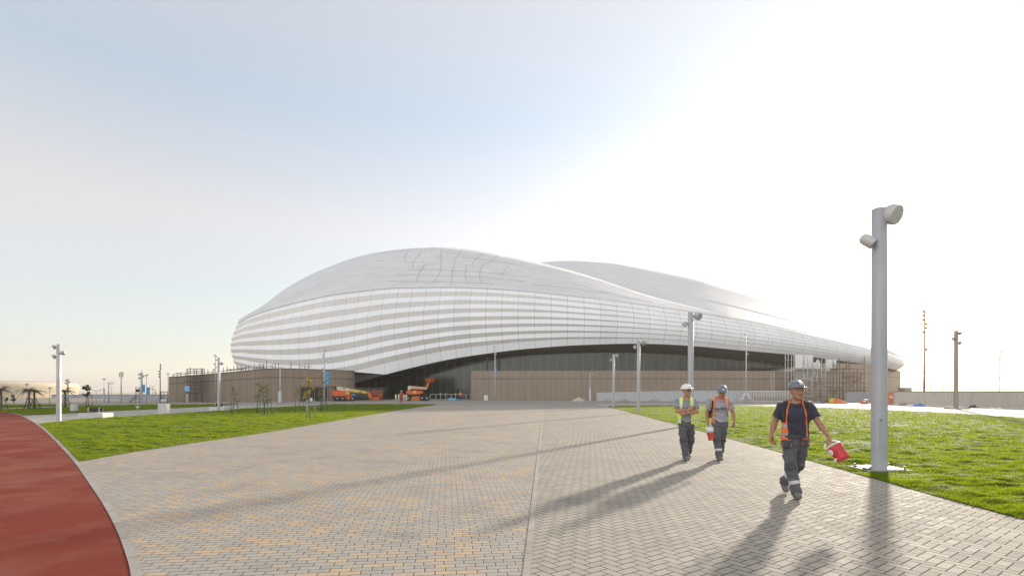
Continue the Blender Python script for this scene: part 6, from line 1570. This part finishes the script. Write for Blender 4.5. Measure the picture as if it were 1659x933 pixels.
# the print on the shirt
def shirt_text(txt, size, z, parent, shirt_o, X, Y, xc=0.0, m=None):
    cu = bpy.data.curves.new('print', 'FONT'); cu.body = txt; cu.size = size; cu.align_x = 'CENTER'; cu.align_y = 'CENTER'; cu.extrude = 0; cu.resolution_u = 3; cu.space_character = 1.12
    if len(txt) > 3: cu.offset = size*.02
    to_ = bpy.data.objects.new('print', cu); COL.objects.link(to_)
    dg = bpy.context.evaluated_depsgraph_get(); me = bpy.data.meshes.new_from_object(to_.evaluated_get(dg)); bpy.data.objects.remove(to_); bpy.data.curves.remove(cu)
    bm = bmesh.new(); bm.from_mesh(me); bmesh.ops.triangulate(bm, faces=bm.faces[:]); bmesh.ops.subdivide_edges(bm, edges=[e for e in bm.edges if e.calc_length() > .02], cuts=2, use_grid_fill=False); bmesh.ops.triangulate(bm, faces=bm.faces[:])
    from mathutils.bvhtree import BVHTree
    s = shirt_o.data; bvh = BVHTree.FromPolygons([v.co[:] for v in s.vertices], [p.vertices[:] for p in s.polygons])
    for v in bm.verts:
        x, zz = xc+v.co.x, z+v.co.y; h = bvh.ray_cast(Vector((x, -1, zz)), Vector((0, 1, 0))); v.co = Vector((x, (h[0].y if h[0] else -.15)-.0045, zz))
    bm.to_mesh(me); bm.free(); me.materials.append(m); o = bpy.data.objects.new('shirt_print', me); COL.objects.link(o); o.parent = parent; return o
M_print = mat('print_navy', (.02, .022, .04, 1), .8)
shirt_text('LA MER', .076, 1.235, sh2, sh2, X2, Y2, .030, M_print)
# -- left man: white helmet, sunglasses, yellow vest, arms folded
X3, Y3 = gx(1112, 12.95), 12.95
J3 = dict(pel=(-.01, .03, .90), waist=(-.01, .03, 1.06), chest=(0, .02, 1.27), neck=(.0, .01, 1.47), head=(.005, -.02, 1.665),
          shl=(-.195, .02, 1.40), shr=(.195, .02, 1.40), ell=(-.225, -.10, 1.175), elr=(.235, -.11, 1.17), wrl=(.045, -.235, 1.21), wrr=(-.035, -.275, 1.135),
          hipl=(-.085, .01, .87), hipr=(.085, .05, .87), knl=(-.07, -.08, .48), knr=(.105, .13, .475), anl=(-.015, -.13, .10), anr=(.055, .36, .155), tol=(.03, -.31, .055), tor=(.075, .21, .05))
def vest_pick3(x, y, z, ol, orr):
    r = np.zeros(len(x), int); r[(np.abs(z-.965) < .03)] = 1; r[(np.abs(np.abs(x)-.125) < .016) & (z > 1.1)] = 1; return r
p3, g3, gr3, sh3, hp3, Rm3 = person('man in white helmet and sunglasses with folded arms and a yellow vest', X3, Y3, J3, M_grey2, True, M_hatw, M_skin2, rz=-.28, head_yaw=.72, head_pitch=-.02, bulk=.93, glasses=True,
    bands=None, hands=dict(l=dict(d=V3(.75, .12, .62), n=V3(0, .9, -.2), curl=.55, thumb=1), r=dict(d=V3(-.95, .22, -.15), n=V3(0, .9, .1), curl=.55, thumb=1)),
    vest_style=dict(open=[(.80, .12, .12), (1.0, .115, .115), (1.2, .10, .10), (1.36, .09, .09), (1.46, .075, .075)], hem=.875, arm=.03, pick=vest_pick3, mats=[M_hiy, M_tape]), trs=cloth('grey_work_trousers', (.085, .085, .092, 1), .2))
# -- two far workers
Jf = {k: np.array(v) for k, v in dict(pel=(0, .02, .90), waist=(0, .02, 1.06), chest=(0, .02, 1.27), neck=(0, .01, 1.47), head=(0, -.01, 1.65), shl=(-.2, .02, 1.40), shr=(.2, .02, 1.40), ell=(-.28, .05, 1.13), elr=(.28, .05, 1.13), wrl=(-.27, -.05, .89), wrr=(.27, -.05, .89),
     hipl=(-.085, .01, .87), hipr=(.085, .01, .87), knl=(-.11, -.02, .48), knr=(.11, -.02, .48), anl=(-.12, .0, .10), anr=(.12, .02, .10), tol=(-.15, -.18, .055), tor=(.15, -.16, .055)).items()}
hs = dict(l=dict(d=V3(0, -.1, -1), n=V3(.8, -.3, 0), curl=.5, thumb=-1), r=dict(d=V3(0, -.1, -1), n=V3(-.8, -.3, 0), curl=.5, thumb=1))
M_ocl = cloth('orange_overall', (.72, .16, .05, 1)); M_rcl = cloth('red_overall', (.42, .06, .05, 1)); M_bcl = cloth('blue_work_cloth', (.06, .08, .16, 1))
person('far worker in orange shirt and blue trousers standing by the blue pallet', gx(746, 99), 99, Jf, M_ocl, None, mat('blue_helmet', (.10, .16, .35, 1), .4), M_skin, hands=hs, h=.02, trs=M_bcl, tz=-.012)
person('far worker in red overalls between the pale posts before the articulated lift', gx(650.3, 82), 82, Jf, M_rcl, None, M_hatw, M_skin, hands=hs, h=.02, trs=M_rcl, tz=-.012)
